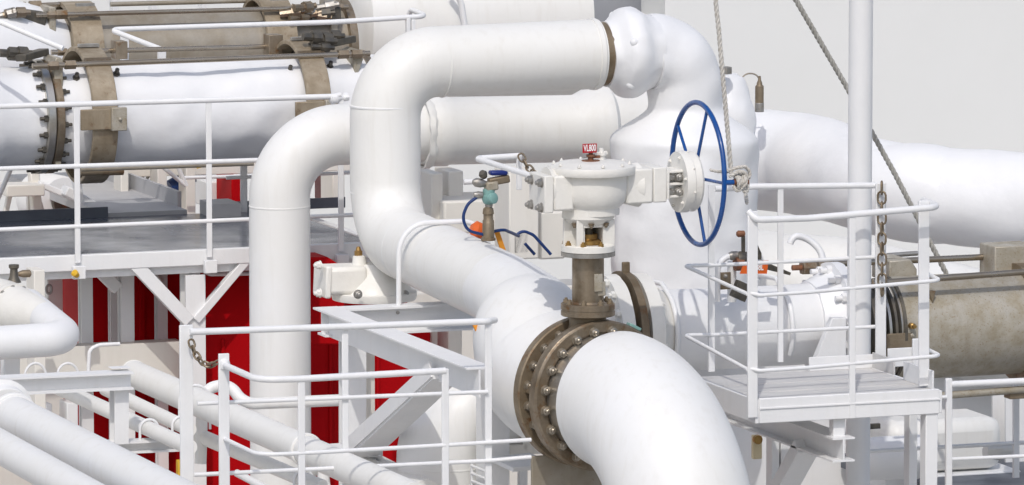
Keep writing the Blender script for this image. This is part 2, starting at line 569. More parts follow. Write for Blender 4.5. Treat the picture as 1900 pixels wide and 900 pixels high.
# stem column
YS = .14
PC = P(1091, 560, YS)
def pc(v):
    return at_v(PC, v)
b = MB()
b.lathe([(0, .13), (.05, .118), (.12, .112)], pc(614), ZA, 32)
put('bonnet_neck', b, BROWN, val)
b = MB().lathe([(0, .163), (.004, L(51)), (.028, L(51)), (.030, L(51) - .004), (.040, L(51) - .004), (.042, L(51)), (.074, L(51)), (.078, .165)], pc(585), ZA, 48)
fl = put('bonnet_flange', b, STEEL, val)
bolt_circle(fl, pc(585) + ZA * .078, ZA, L(42), 8, .021, BROWN, .3)
b = MB().lathe([(0, L(30) + .012), (.012, L(30)), (.30, L(30)), (.305, L(30) - .01)], pc(562), ZA, 40)
cl = put('stem_column', b, STEEL, val)
b = MB()
q = pc(520) - YA * L(30)
b.bar(q + XA * .03 + ZA * .05, q + XA * .03 - ZA * .06, .055, .018)
b.bar(q + XA * .055 + YA * .02 - ZA * .09, q + XA * .055 + YA * .02 - ZA * .0, .055, .03)
put('name_plate', b, TAN, cl, bevel=.003)
b = MB()
q = pc(505) - YA * (L(30) - .004) + XA * .028
for k in range(3):
    for j in range(5):
        b.bar(q + XA * (.011 * (j - 2)) - ZA * (.03 * k), q + XA * (.011 * (j - 2) + random.uniform(-.003, .003)) - ZA * (.03 * k + .014), .005, .014)
put('cast_marks', b, TANW, cl)
# yoke
b = MB().lathe([(0, L(51)), (.026, L(51)), (.026, L(51) - .008), (.03, L(51) - .008)], pc(474), ZA, 48)
put('yoke_gasket_ring', b, SILVER, val)
b = MB().lathe([(0, .10), (0, L(51)), (.036, L(51)), (.042, L(51) - .006), (.042, .10)], pc(465), ZA, 48, closed=True)
yb = put('yoke_base', b, CAST, val)
bolt_circle(yb, pc(465) + ZA * .04, ZA, L(44), 8, .02, BRASS, .28)
zt, zb = pc(408).z, pc(466).z
ctr = V((PC.x, PC.y, zb))
hh = zt - zb
fy = YS - .115
def yk_(u0, v0, u1, v1, dy=0, th=.022):
    a, c = P(u0, v0, fy + dy), P(u1, v1, fy + dy)
    return MB().box((a.x, fy + dy, c.z), (c.x, fy + dy + th, a.z))
put('yoke_front_web', yk_(1071, 408, 1083, 463), CAST, val, bevel=.003)
put('yoke_front_web', yk_(1119, 408, 1141, 461, .01), CAST, val, bevel=.003)
put('yoke_lintel', yk_(1083.3, 408, 1118.7, 422, .004), CAST, val, bevel=.003)
a_, c_ = P(1046, 408, YS - .02), P(1072, 462, YS - .02)
put('yoke_side_wall', MB().box((a_.x, YS - .02, c_.z), (c_.x, YS + .0, a_.z)), CAST, val, bevel=.003)
put('yoke_side_wall', MB().box((c_.x, fy + .023, c_.z), (c_.x + .02, YS + .1, a_.z)), CAST, val)
q_ = P(1122, 408, fy)
put('yoke_side_wall', MB().box((q_.x, fy + .034, c_.z), (q_.x + .02, YS + .1, a_.z)), CAST, val)
b = MB().lathe([(0, .13), (.035, .165), (.06, L(49)), (.12, L(49)), (.12, .05), (0, .05)], pc(413) , ZA, 48, closed=True)
yt = put('yoke_collar', b, CAST, val)
bolt_circle(yt, pc(411), -ZA, L(42), 8, .019, STEEL, .28)
b = MB().lathe([(0, .085), (.04, .085), (.05, .06), (.08, .06)], ctr + ZA * .03, ZA, 24)
put('gland', b, BRASS, val)
put('stem', MB().cyl(ctr, ctr + ZA * hh, .032), DARKST, val)
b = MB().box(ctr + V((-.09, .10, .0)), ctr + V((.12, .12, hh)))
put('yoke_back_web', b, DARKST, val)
# gearbox
GC = P(1098, 345, YS)
def gc(v, u=None):
    q = at_v(GC, v)
    return at_u(q, u) if u else q
gb = MB()
zz0 = gc(396)
prof = []
for v, r in ((397, 52), (384, 52), (372, 64), (352, 67), (322, 67), (318, 67)):
    prof.append((gc(v).z - zz0.z, L(r)))
gb.lathe(prof, zz0, ZA, 56)
gbo = put('gearbox', gb, CAST, val)
b = MB()
g1 = gc(322)
b.lathe([(0, L(80)), (.012, L(82)), (.045, L(82)), (.05, L(81)), (.05, L(78)), (.072, L(62)), (.078, L(40)), (.08, .01)], g1, ZA, 64)
cv = put('gearbox_cover', b, CAST, gbo)
for k in range(10):
    a = 2 * pi * (k + .4) / 10
    bolt(gbo, g1 + V((cos(a), sin(a), 0)) * L(71) + ZA * .062, ZA, .012, CAST)
# side boxes with their joint plates
def gbar(u0, u1, hpx, dpx, vm, bev=.012):
    return MB().bar(gc(vm, u0), gc(vm, u1), L(dpx), L(hpx), YA)
put('side_housing', gbar(1014, 1052, 66, 80, 352), CAST, gbo, bevel=.014)
ep = put('end_plate', gbar(996, 1013, 70, 84, 353), CAST, gbo, bevel=.008)
for dy in (-1, 1):
    for v in (332, 378):
        bolt(ep, gc(v, 996) + YA * dy * L(27), -XA, .03, SILVER)
put('side_housing', gbar(1150, 1199, 66, 76, 345), CAST, gbo, bevel=.014)
put('side_housing', gbar(1199.5, 1224, 66, 76, 344), CAST, gbo, bevel=.008)
b = MB()
b.lathe([(0, L(30)), (L(50), L(42))], gc(348, 1060) + V((0, 0, 0)), -XA, 24)
b.lathe([(0, L(30)), (L(50), L(42))], gc(346, 1136), XA, 24)
put('flare', b, CAST, gbo)
br = MB()
for v in (322, 345, 368):
    br.bar(gc(v, 1222), gc(v - 1, 1262), L(60), L(5), YA)
br.bar(gc(344, 1224.5), gc(344, 1230), L(70), L(56), YA)
bk = put('bracket', br, CAST, gbo, bevel=.004)
for v in (332, 360):
    bolt(bk, gc(v, 1230) - YA * L(24), XA, .03, SILVER)
    bolt(bk, gc(v, 1250) - YA * L(24), -YA, .03, SILVER)
dc = gc(344, 1256)
b = MB().lathe([(0, L(30)), (0, L(57)), (.02, L(58)), (.055, L(58)), (.06, L(56)), (.065, L(56)), (.10, L(57)), (.115, L(54)), (.125, L(40)), (.13, .02)], dc, XA, 56)
dk = put('drive_flange', b, CAST, gbo)
bolt_circle(dk, dc + XA * .001, -XA, L(49), 6, .012, CAST, .2)
for k in range(8):
    a = 2 * pi * k / 8 + .25
    d = V((0, cos(a), sin(a)))
    bolt(dk, dc + d * L(57.5) + XA * .05, d, .009, CAST)
# handwheel
HC = P(1295, 322, YS + .02)
hr = L(134)
hw = put('handwheel', MB().tube([HC + V((0, cos(2 * pi * k / 64), sin(2 * pi * k / 64))) * hr for k in range(64)], .0165, 14, closed=True), BLUE, val)
hubc = at_u(HC, 1288) - ZA * .02
put('hub', MB().lathe([(-.02, .05), (.03, .05), (.05, .03)], hubc, XA, 24), DARKST, hw)
for k in range(5):
    a = 2 * pi * k / 5 + radians(-2)
    d = V((0, -cos(a), sin(a)))
    put('spoke', MB().tube([hubc + d * .03, HC + d * (hr - .005)], .0105, 10), BLUE, hw)
h0 = HC + V((0, -hr, -.01))
h1 = at_u(h0, 1361)
h2 = at_u(h0, 1388)
put('handle_arm', MB().cyl(h0, h1, .017), BLUE, hw)
put('handle_grip', MB().lathe([(0, .015), (0, .021), ((h2 - h1).length, .021), ((h2 - h1).length + .002, .012)], h1, h2 - h1, 16), RUSTY, hw)
# indicator and red tag on the cover
ic = gc(300, 1096)
b = MB().lathe([(0, L(21)), (.008, L(21)), (.012, L(17)), (.018, L(17))], ic - ZA * .008, ZA, 32)
put('indicator_plate', b, RUSTY, gbo)
b = MB().lathe([(0, .018), (.03, .018), (.032, .028), (.045, .028), (.047, .014), (.07, .014)], ic, ZA, 12)
b.bar(ic + ZA * .03, ic + ZA * .03 + XA * .06, .02, .016, YA)
put('indicator_post', b, RUSTY, gbo)
tg = P(1094, 275, YS - .03)
tagp = put('red_tag', MB().box(tg - V((L(14), .003, L(8.5))), tg + V((L(14), .003, L(8.5)))), REDT, gbo)
text_part(tagp, 'VL800', tg - YA * .0035, L(17), .56, LETTER)
b = MB().lathe([(0, .02), (.03, .02), (.03, .03), (.05, .03), (.05, .015), (.075, .012)], P(1116, 297, YS + .06), ZA, 12)
b.bar(P(1116, 284, YS + .06), P(1126, 283, YS + .06), .02, .02, YA)
put('grease_nipple', b, CAST, gbo)
# teal bracket behind the front flange
b = MB().bar(P(1166, 601, .1), P(1186, 611, .1), .07, .02, YA)
put('lifting_lug', b, TEAL, val, bevel=.004)

# ================================================================== FRONT ELBOW
ZL = -YA
q = F + axis * .20
vx = F + axis * 1.13
down = at_v(vx, 980)
RP = .435
fe = thing('insulated_pipe_elbow', 'large smooth white elbow pipe bending down in the foreground', 'pipe', at_v(vx, 900))
b = MB()
b.tube([q, vx, down - ZA * 2.5], [(0, RP - .018), (.004, RP), (1, RP)], 72, R=1.02, nf=40, lump=.004, lf=1.3)
put('pipe_run', b, INSUL, fe)
put('end_lip', MB().lathe([(-.012, .34), (-.012, RP - .02), (.002, RP - .012), (.002, .34)], q, axis, 72, closed=True), INSUL, fe)

# plate under the rear flange
pl = MB()
c0, c1 = P(985, 846, .25), P(1143, 838, .25)
pl.box((c0.x, .23, c0.z - 1.2), (c1.x, .255, c0.z))
single('drip_plate', 'upright stained steel plate beneath the butterfly valve flange', 'plate', pl, TANW, bevel=.003)

# ================================================================== TEE AND PIPE LOOP
tee = thing('pipe_tee', 'big rounded white pipe body directly behind the butterfly valve', 'pipe', F + YA * .8 - ZA * .45)
YU = 4.0
ru = .240
c_low = P(715, 436, YU)
c_up = at_v(c_low, 119)
e_diag = PX(1012, 574, c_low.x)
e_top = at_u(c_up, 1108)
e_top.z += .02
lp = thing('pipe_loop', 'white pipe loop rising in a U and running right to the lumpy elbow', 'pipe', c_low - ZA * .3)
b = MB().tube([c_low.lerp(e_diag, (1.7 - c_low.y) / (e_diag.y - c_low.y)), c_low, c_up, e_top], ru, 56, R=[.40, .37], nf=24, lump=.003, lf=2)
put('pipe_run', b, CREAM, lp)
for v in (357, 196):
    seam(lp, at_v(c_low, v), ZA, ru)
def on_diag(y):
    return c_low.lerp(e_diag, (y - c_low.y) / (e_diag.y - c_low.y))
bk0 = F + BK * .31
pts, rs = spline([(bk0, .40), (bk0 + BK * .06, .42), (F + BK * .48 + V((-.01, 0, .02)), .437), (F + BK * .72 + V((-.02, 0, .10)), .435),
                  (F + BK * .92 + V((-.01, 0, .27)), .39), (on_diag(1.12) - ZA * .12, .325), (on_diag(1.45) - ZA * .03, .262), (on_diag(1.8), .238)], 8)
put('tee_body', MB().tube(pts, rs, 64, lump=.004, lf=1.5), INSUL, tee)
dd = (e_diag - c_low).normalized()
seam(lp, c_low + dd * .62, dd, ru)
seam(lp, at_u(c_up, 818), XA, ru, m=CREAM)
b = MB().lathe([(0, .18), (0, ru + .006), (.03, ru + .008), (.045, ru - .004), (.05, .18)], e_top - XA * .05, XA, 56, closed=True)
put('end_lip', b, CREAM, lp)
b = MB().lathe([(-.02, .20), (-.02, ru - .022), (.10, ru - .022), (.10, .2)], e_top, XA, 56, closed=True)
put('bare_ring', b, BROWN, lp)

# lumpy valve and elbow right of the loop
lv = thing('insulated_valve', 'bulky valve under lumpy white insulation with a thick bent neck', 'valve', P(1275, 560, YU + .1))
f0 = e_top + XA * .052
b = MB()
b.lathe([(0, .19), (0, ru - .012), (.03, ru - .008), (.06, ru + .012), (.09, ru + .045), (.11, ru + .064), (.13, ru + .072), (.16, ru + .075), (.19, ru + .075), (.22, ru + .068), (.25, ru + .05), (.28, ru + .03), (.31, ru + .018), (.36, ru + .008)], f0, XA, 96, lump=.014, lf=5)
put('lumpy_flange', b, LUMPY, lv)
for k in range(11):
    an = 2 * pi * k / 11 + .35
    c_ = f0 + XA * (.11 + .02 * (k % 3)) + V((0, -cos(an), sin(an))) * (ru + .046 + .012 * noise.noise(V((k * 1.7, 2, 0))))
    bb = MB().lathe([(-.03, .03), (-.01, .036), (.008, .030), (.018, .018), (.022, .004)], c_, V((-.8, -cos(an) * .6, sin(an) * .6)), 14, lump=.006, lf=14)
    put('covered_bolt', bb, LUMPY, lv)
n0 = f0 + XA * .34
n1 = at_u(n0, 1270)
n2 = at_v(n1, 660)
pts = resample(fillet([n0, n1, n2], .37, 24), .022)
za_, zb_ = at_v(n1, 196).z, at_v(n1, 262).z
rs = []
for q in pts:
    t = min(1, max(0, (za_ - q.z) / (za_ - zb_)))
    t = t * t * (3 - 2 * t)
    rs.append(float(.252 + .238 * t))
put('neck_and_body', MB().tube(pts, rs, 96, lump=.042, lf=2.3), LUMPY, lv)

# arched pipe behind the loop
YA5 = 5.2
ra = .213
m_c = P(518, 254, YA5)
m_e = at_u(m_c, 1075)
m_e.z -= .06
m_b = at_v(m_c, 900)
ar = thing('arched_pipe', 'smooth white pipe arching up from the deck and running right behind the loop', 'pipe', m_b)
b = MB().tube([m_b - ZA * 1.5, m_c, at_u(m_c, 790)], ra, 56, R=.44, nf=24, lump=.003, lf=2)
put('pipe_run', b, INSUL, ar)
m7 = at_u(m_c, 783)
m7b = at_u(m7, 1064) + ZA * .0
m7b.z = m7.z - .02
b = MB().lathe([(0, .15), (0, .235), (.04, .25), (.17, .25), (.19, .238), ((m7b - m7).length, .238), ((m7b - m7).length + .16, .315), ((m7b - m7).length + .22, .315), ((m7b - m7).length + .26, .27), ((m7b - m7).length + .75, .27)], m7, m7b - m7, 56, lump=.004, lf=3)
put('sleeve_section', b, CREAM, ar)
b = MB().lathe([(0, .24), (0.0, .262), (.035, .268), (.06, .252), (.06, .24)], m7 - XA * .02, XA, 48, closed=True, lump=.02, lf=14)
put('rough_collar', b, CREAM, ar)
seam(ar, at_v(m_c, 382), ZA, ra)

# guard hoop over the sloping pipe
yh = 2.85
hz = [P(740, 566, yh), P(740, 415, yh), P(905, 409, yh), P(907, 470, yh)]
gh = thing('pipe_guard_hoop', 'thin white tube hoop arched over the sloping pipe', 'guard', hz[0])
put('hoop', MB().tube(hz, L(5, yh), 12, R=.20, nf=10), RAILW, gh)
put('foot_plate', MB().box(hz[0] - V((.05, .04, .012)), hz[0] + V((.05, .04, 0))), WHITE, gh, bevel=.003)
bolt(gh, P(738, 580, yh - .02), -YA, .012, SILVER)

# small lump with cap and pressure sensor standing right of the lumpy valve
b = MB()
q = P(1352, 215, 6.2)
sb = thing('capped_stub', 'small lumpy white stub with a grey cap behind the pressure sensor', 'pipe', q)
b.tube(*spline([(P(1352, 260, 6.4), .2), (P(1352, 215, 6.4), .19), (P(1352, 175, 6.4), .15), (P(1346, 150, 6.4), .12), (P(1345, 138, 6.4), .09)], 6), 40, lump=.015, lf=5)
put('stub', b, LUMPY, sb)
put('cap', MB().lathe([(0, .055), (.05, .055), (.052, .045)], P(1344, 137, 6.2), ZA, 6), SILVER, sb)

# ================================================================== FAT PIPES AT RIGHT
fp = thing('fat_pipe', 'fat lumpy white pipe sloping right behind the tall mast', 'pipe', P(1640, 450, 5.5))
p0, p1, p2, p3 = P(1345, 292, 7.3), P(1480, 300, 7.0), P(1640, 352, 5.6), P(2000, 382, 4.6)
b = MB().tube([p0, p1, p2, p3], [(0, .375), (.25, .38), (.5, .345), (1, .345)], 64, R=[.5, .8], nf=16, lump=.03, lf=1.5, step=.06)
put('pipe_run', b, LUMPY, fp)
b = MB().lathe([(-.20, .0), (-.17, .12), (-.10, .22), (0, .36), (.1, .38), (.2, .37)], p0, p1 - p0, 72, lump=.015, lf=2.5)
put('pipe_end', b, LUMPY, fp)
b = MB().lathe([(-.3, .31), (-.2, .33), (-.1, .352), (0, .365), (.1, .37), (.2, .365), (.3, .35), (.45, .31)], p2.lerp(p3, .12), p3 - p2, 72, lump=.015, lf=2.5)
put('raised_band', b, LUMPY, fp)
cp = thing('lower_fat_pipe', 'fat cream white pipe lying low behind the right manifold', 'pipe', P(1600, 560, 3.4))
b = MB().tube([P(1330, 520, 5.0), P(1560, 545, 4.6), P(1960, 640, 4.1)], [(0, .40), (.5, .40), (1, .40)], 64, R=1.2, nf=14, lump=.03, lf=1.6, step=.06)
put('pipe_run', b, CREAM, cp)
# sensor
q = P(1409, 200, 6.6)
ps = thing('pressure_sensor', 'brown cylinder sensor with a thin curved lead on top of the fat pipe', 'sensor', q)
put('socket', MB().lathe([(-.03, .034), (.035, .034), (.04, .03)], q, ZA, 20), SILVER, ps)
put('sensor_body', MB().lathe([(.0, .032), (.125, .032), (.135, .022), (.15, .02), (.17, .012), (.20, .009)], q + ZA * .035, ZA, 20), BROWN, ps)
put('lead', MB().tube([P(1409, 147, 6.6), P(1403, 137, 6.6), P(1385, 136, 6.6), P(1365, 156, 6.6), P(1349, 195, 6.6)], .006, 8, R=.07), TANW, ps)

# ================================================================== MAST AND ROPES
YM = .98
mt = P(1595, 400, YM)
ms = thing('mast', 'tall plain white tubular mast standing behind the small platform', 'mast', at_v(mt, 880))
put('tube', MB().cyl(at_v(mt, 990), at_v(mt, -260), L(23, YM), 40), WALL if False else WHITE, ms)
single('rope', 'white three strand rope hanging straight down to the handwheel handle', 'rope',
       rope_mb([P(1325, -25, .1), P(1334, 60, .1), P(1357, 322, .1)], L(4.6)), ROPE)
single('rope', 'grey three strand rope slanting down behind the mast to the right manifold', 'rope',
       rope_mb([P(1462, -25, 2.2), P(1570, 160, 2.2), P(1660, 322, 2.1), P(1756, 508, 2.0)], L(5.2, 2)), ROPEG)
# knot around the handle
b = MB()
hm = h1.lerp(h2, .45)
loops = []
n = 60
pts = []
for k in range(n):
    t = k / (n - 1)
    a = 2 * pi * 3.4 * t + 1.2
    pts.append(h1.lerp(h2, .15 + .55 * t) + V((0, cos(a), sin(a))) * (.034 + .010 * sin(9 * t)))
b = rope_mb(pts, .013, .08)
k2 = rope_mb([hm + V((-.10, -.02, .06)), hm + V((-.03, -.05, .085)), hm + V((.04, -.04, .09)), hm + V((.09, -.02, .04)), hm + V((.07, -.03, .0))], .014, .08, R=.04)
k3 = rope_mb([hm + V((-.09, -.045, .02)), hm + V((-.03, -.06, .055)), hm + V((.03, -.06, .05)), hm + V((.05, -.05, .0)), hm + V((.01, -.06, -.06)), hm + V((-.03, -.06, -.095)), hm + V((-.06, -.05, -.05))], .014, .08, R=.03)
k4 = rope_mb([hm + V((.03, -.03, -.02)), hm + V((.02, -.05, -.09)), hm + V((.05, -.05, -.10)), hm + V((.06, -.04, -.03))], .014, .08, R=.025)
tail = rope_mb([hm + V((.0, .0, .05)), P(1382, 345, .0), P(1389, 368, -.05), P(1392, 392, -.2)], .015, .09, R=.05)
fr = rope_mb([hm + V((-.08, .0, .05)), hm + V((-.16, .0, .055)), hm + V((-.22, .01, .07))], .012, .08, R=.03)
for e in (k2, k3, k4, tail, fr):
    e.v = [hm + (q - hm) * .85 + V((0, .03, .02)) for q in e.v]
    o_ = len(b.v); b.v += e.v; b.f += [tuple(i + o_ for i in f) for f in e.f]
single('rope_knot', 'knotted coil of white rope tied round the handwheel handle', 'rope', b, ROPE)

# ================================================================== LEFT WALKWAY
yw0, yw1 = 5.9, 8.08
wk = P(0, 483, yw0)                             # top of the front edge
zw = wk.z
wx0, wx1 = P(-120, 480, yw0).x, P(700, 470, yw0).x
lw = thing('walkway', 'raised walkway with wet dark grey floor and white front beam on the left', 'walkway', V(((wx0 + wx1) / 2, yw0, zw)))
put('floor_plate', MB().box((wx0, yw0 + .06, zw - .03), (wx1, yw1, zw)), DECKG, lw)
b = MB()
b.box((wx0, yw0, zw - .10), (wx1, yw0 + .06, zw + .012))
put('edge_beam', b, WHITE, lw, bevel=.006)
b = MB().box((wx0, yw0 + .06, zw - .16), (wx1, yw0 + .14, zw - .03))
put('under_beam', b, WHITE, lw, bevel=.004)
for k in range(9):
    x = wx0 + .3 + k * .62
    put('cross_beam', MB().bar((x, yw0 + .15, zw - .1), (x, yw1, zw - .1), .06, .12), WHITE, lw)
for u0, u1, vt in ((-120, 200, 392), (402, 640, 374)):
    a, c = P(u0, 412, yw1), P(u1, 412, yw1)
    put('toe_plate', MB().box((a.x, yw1 - .01, zw), (c.x, yw1 + .01, zw + .078)), DARKG, lw)
# branch walkway going back
bx0, bx1 = P(196, 392, yw1).x, P(348, 392, yw1).x
yb1 = 10.8
bwk = thing('branch_walkway', 'grey side walkway with raised kerb leading back under the brown manifold', 'walkway', V(((bx0 + bx1) / 2, yw1, zw)))
put('floor_plate', MB().box((bx0, yw1 + .012, zw - .03), (bx1, yb1, zw + .03)), RAMPG, bwk)
put('kerb', MB().box((bx1, yw1 + .25, zw - .03), (bx1 + .03, yb1, zw + .14)), RAMPG, bwk)
put('kerb', MB().box((bx1 + .10, yw1 - .3, zw), (bx1 + .32, yw1 + .02, zw + .10)), RAMPG, bwk)

# guard rail on the walkway's front edge
yr = yw0 - .02
r0 = P(0, 197, yr)
rl = thing('guard_rail', 'long white guard rail along the front edge of the left walkway', 'railing', P(300, 480, yr))
top0 = P(-120, 201, yr)
put('top_rail', MB().tube([top0, P(618, 179, yr), P(632, 176, yr)], L(5.2, yr), 12), RAILW, rl)
put('rail_end', MB().lathe([(0, .02), (.01, .035), (.05, .035), (.06, .02), (.1, .02), (.11, .03), (.14, .028)], P(612, 185, yr), V((1, .1, .12)), 12, lump=.01, lf=20), RAILW, rl)
for a, c, r_ in ((P(-120, 317, yr), P(660, 291, yr), 4.4), (P(-120, 431, yr), P(700, 397, yr), 4.0)):
    put('mid_rail', MB().tube([a, c], L(r_, yr), 10), RAILW, rl)
for u, vt, vb in ((142, 194, 488), (387, 187, 479), (632, 180, 470)):
    a = P(u, vt, yr)
    z1 = P(u, vb, yr)
    put('post', MB().bar(a, V((a.x, a.y, zw - .04)), L(10.5, yr), .016), RAILW, rl, bevel=.003)
    put('post_foot', MB().bar(V((a.x, a.y - .02, zw - .06)), V((a.x, a.y - .02, zw - .15)), .09, .05), RAILW, rl, bevel=.004)
# far rail posts seen through the arch
rb = thing('guard_rail', 'white back edge guard rail of the left walkway seen under the arched pipe', 'railing', P(565, 380, yw1 - .05))
for u in (452, 563):
    a = P(u, 282, yw1 - .05)
    put('post', MB().bar(a, V((a.x, a.y, zw)), L(13, yw1), .02), RAILW, rb, bevel=.003)
put('rail', MB().tube([P(420, 330, yw1 - .05), P(660, 320, yw1 - .05)], L(3.5, yw1), 10), RAILW, rb)
put('rail', MB().tube([P(420, 296, yw1 - .05), P(660, 286, yw1 - .05)], L(3.5, yw1), 10), RAILW, rb)
single('drain_pipe', 'brown stained thin pipe running level just behind the walkway middle rail', 'pipe',
       MB().tube([P(150, 314, yw0 + .5), P(470, 303, yw0 + .5)], L(4.8, yw0), 14), TANW)
single('brown_pipe', 'thick brown pipe piece under the manifold beside the first rail post', 'pipe',
       MB().tube([P(148, 318, 7.0), P(228, 316, 7.0)], L(9, 7), 20), BROWN)
# brackets under the walkway
def bracket(label, u, vt, vb, y, spans, wpx, grp):
    a = P(u, vt, y)
    t = thing('walkway_bracket', label, 'bracket', P(u, vb, y), grp)
    put('post', MB().ibeam(V((a.x, y, zw - .17)), at_v(a, vb), L(wpx, y), L(wpx, y), .02, .02), WHITE, t)
    for (u0, v0, u1, v1, wd) in spans:
        put('strut', MB().bar(P(u0, v0, y - .06), P(u1, v1, y - .06), L(wd, y), .07), WHITE, t, bevel=.004)
    return t
G = 'steel brackets carrying the left walkway'
bracket('white steel bracket with two spread struts nearest the arched pipe', 357, 490, 960, 6.0, [(248, 488, 350, 596, 24), (455, 484, 362, 594, 15)], 38, G)
bracket('white steel bracket post with one strut left of the red panels gap', 233, 496, 960, 6.5, [(176, 494, 218, 536, 22)], 25, G)
bracket('slim white bracket post in the middle of the red housing front', 298, 492, 960, 6.7, [(270, 488, 298, 530, 12)], 20, G)
bracket('pale post at the left end of the red housing with grey side', 158, 498, 960, 6.6, [], 22, G)
bracket('narrow pale post touching the bracket post at the left red strip', 211, 498, 960, 6.8, [], 18, G)
# red housing below
yh0, yh1 = 7.0, 6.2
ra0, ra1, rm_ = P(150, 486, yh0), P(800, 484, yh1), P(372, 486, yh1)
zt0 = zw - .17
rh = thing('red_housing', 'glossy red machinery housing under the walkway behind white steelwork', 'housing', V(((ra0.x + ra1.x) / 2, yh0, ZD)))
b = MB()
x5, x6 = P(562, 478, yh1).x, P(592, 500, yh1).x
b.prism([(rm_.x, yh1, ZD), (ra1.x, yh1, ZD), (ra1.x, yh1, zt0 - .45), (ra1.x - .12, yh1, zt0 - .33), (x6, yh1, zt0 - .10), (x5, yh1, zt0), (rm_.x, yh1, zt0)], (0, 1.2, 0))
put('shell', b, REDP, rh, bevel=.02)
put('shell', MB().box((ra0.x, yh0, ZD), (rm_.x + .1, yh0 + .5, zt0)), REDP, rh, bevel=.02)
for u in (262, 322):
    a = P(u, 500, yh0)
    put('rib', MB().box((a.x - .02, yh0 - .03, ZD), (a.x + .02, yh0, zt0 - .02)), REDP, rh, bevel=.006)
for u in (412, 612, 700):
    a = P(u, 500, yh1)
    put('rib', MB().box((a.x - .012, yh1 - .02, ZD), (a.x + .012, yh1, zt0 - .5)), REDP, rh, bevel=.006)
put('hood', MB().prism([P(545, 478, 5.55), P(608, 477, 5.55), P(632, 492, 5.55), P(640, 525, 5.55), P(640, 640, 5.55), P(545, 640, 5.55)], (0, .30, 0)), REDP, rh, bevel=.012)
yh0 = yh1
put('pale_pipe', MB().tube([P(378, 503, yh0 - .1), P(390, 509, yh0 - .1), P(480, 507, yh0 - .1)], L(4, yh0), 10, R=.05), RAILW, rh)
for u, v, n in ((333, 850, 60), (376, 858, 50)):
    single('yellow_post', 'short yellow painted post %s the right foot of the walkway bracket' % ('left of' if u < 350 else 'right of'), 'post',
           MB().box(P(u - 2, v + 5, 6.0), P(u + 3, v + 120, 6.06)), YEL, bevel=.004)
single('drain_plug', 'small yellow plug under the walkway edge at the first rail post', 'plug', MB().lathe([(0, .02), (.04, .026), (.05, .015)], P(143, 511, 5.84), V((-.6, -.5, .5)), 12), YEL)
# pale boxes and junk behind the walkway
def pbox(name, label, cat, u0, v0, u1, v1, y, dep, m=CREAMW, bev=.01, grp=None):
    a, c = P(u0, v0, y), P(u1, v1, y)
    return single(name, label, cat, MB().box((a.x, y, c.z), (c.x, y + dep, a.z)), m, grp, bev)
GP = 'pale steel posts behind the walkway'
for u0, u1, vt, lab in ((224, 240, 288, 'pale post just right of the brown pipe under the manifold'), (292, 311, 286, 'pale post behind the walkway left of the yellow topped one'),
                        (345, 364, 284, 'yellow topped pale post behind the walkway')):
    a = P(u0, vt, 9.4); c = P(u1, 480, 9.4)
    t = thing('steel_post', lab, 'post', V(((a.x + c.x) / 2, 9.4, c.z)), GP)
    put('column', MB().box((a.x, 9.4, c.z), (c.x, 9.6, a.z)), CREAMW, t, bevel=.008)
    if u0 == 345:
        put('yellow_stripe', MB().bar(P(363, 284, 9.38), P(369, 312, 9.38), .03, .02), YEL, t)
single('cross_beam', 'cream level beam joining the pale posts behind the walkway', 'beam', MB().bar(P(215, 318, 9.7), P(660, 305, 9.7), .05, L(22, 9), YA), CREAMW, bevel=.006)
single('thin_rail', 'thin white tube running behind the pale posts', 'railing', MB().tube([P(340, 330, 9.2), P(470, 326, 9.2)], .014, 10), RAILW)
single('drum', 'white round drum with dark hub under the left walkway beams', 'drum', MB().lathe([(0, .0), (0, .19), (.02, .20), (.4, .20)], P(118, 376, 9.6), V((-.2, 1, 0)), 28), WHITE)
d0 = thing('hub_cover', 'dark round hub with rusty middle on the white drum', 'hub', P(120, 377, 9.5))
put('disc', MB().lathe([(0, .01), (0, .085), (.03, .09), (.05, .09)], P(120, 377, 9.52), YA, 24), DARKST, d0)
put('core', MB().lathe([(-.02, .01), (-.02, .03), (.01, .03)], P(121, 377, 9.52), YA, 12), RUSTY, d0)
fr_ = thing('tilted_frame', 'white welded frame of tilted beams beneath the manifold flange', 'frame', P(70, 390, 9.0))
put('beam', MB().bar(P(5, 352, 9), P(76, 350, 9), .22, L(22, 9), YA), CREAMW, fr_, bevel=.01)
put('beam', MB().bar(P(70, 340, 9.02), P(132, 366, 8.98), .16, L(12, 9), YA), WHITE, fr_, bevel=.01)
put('beam', MB().bar(P(118, 352, 8.9), P(170, 380, 8.9), .16, L(18, 9), YA), WHITE, fr_, bevel=.01)
put('upright', MB().bar(P(62, 318, 9.1), P(68, 400, 9.1), L(18, 9), .1), CREAMW, fr_, bevel=.01)
put('upright', MB().bar(P(18, 360, 9.1), P(9, 400, 9.1), L(9, 9), .05), CREAMW, fr_, bevel=.006)
put('upright', MB().bar(P(140, 325, 8.8), P(150, 395, 8.8), L(13, 9), .1), WHITE, fr_, bevel=.006)
put('gusset', MB().prism([P(52, 365, 9.15), P(70, 350, 9.15), P(86, 400, 9.15), P(52, 400, 9.15)], (0, .05, 0)), CREAMW, fr_)
single('slim_handrail', 'slim white tube leaning beside the manifold underside at the far left', 'railing', MB().tube([P(26, 300, 8.4), P(6, 346, 8.4), P(-30, 430, 8.4)], .018, 10), RAILW)
single('slim_handrail', 'short white tube propped above the level pipe between two pale posts', 'railing', MB().tube([P(258, 290, 9.0), P(290, 300, 9.0), P(345, 345, 9.0)], .016, 10), RAILW)
single('slim_handrail', 'leaning white tube crossing the drum beside the yellow topped post', 'railing', MB().tube([P(320, 287, 9.0), P(346, 345, 9.0)], .016, 10), RAILW)
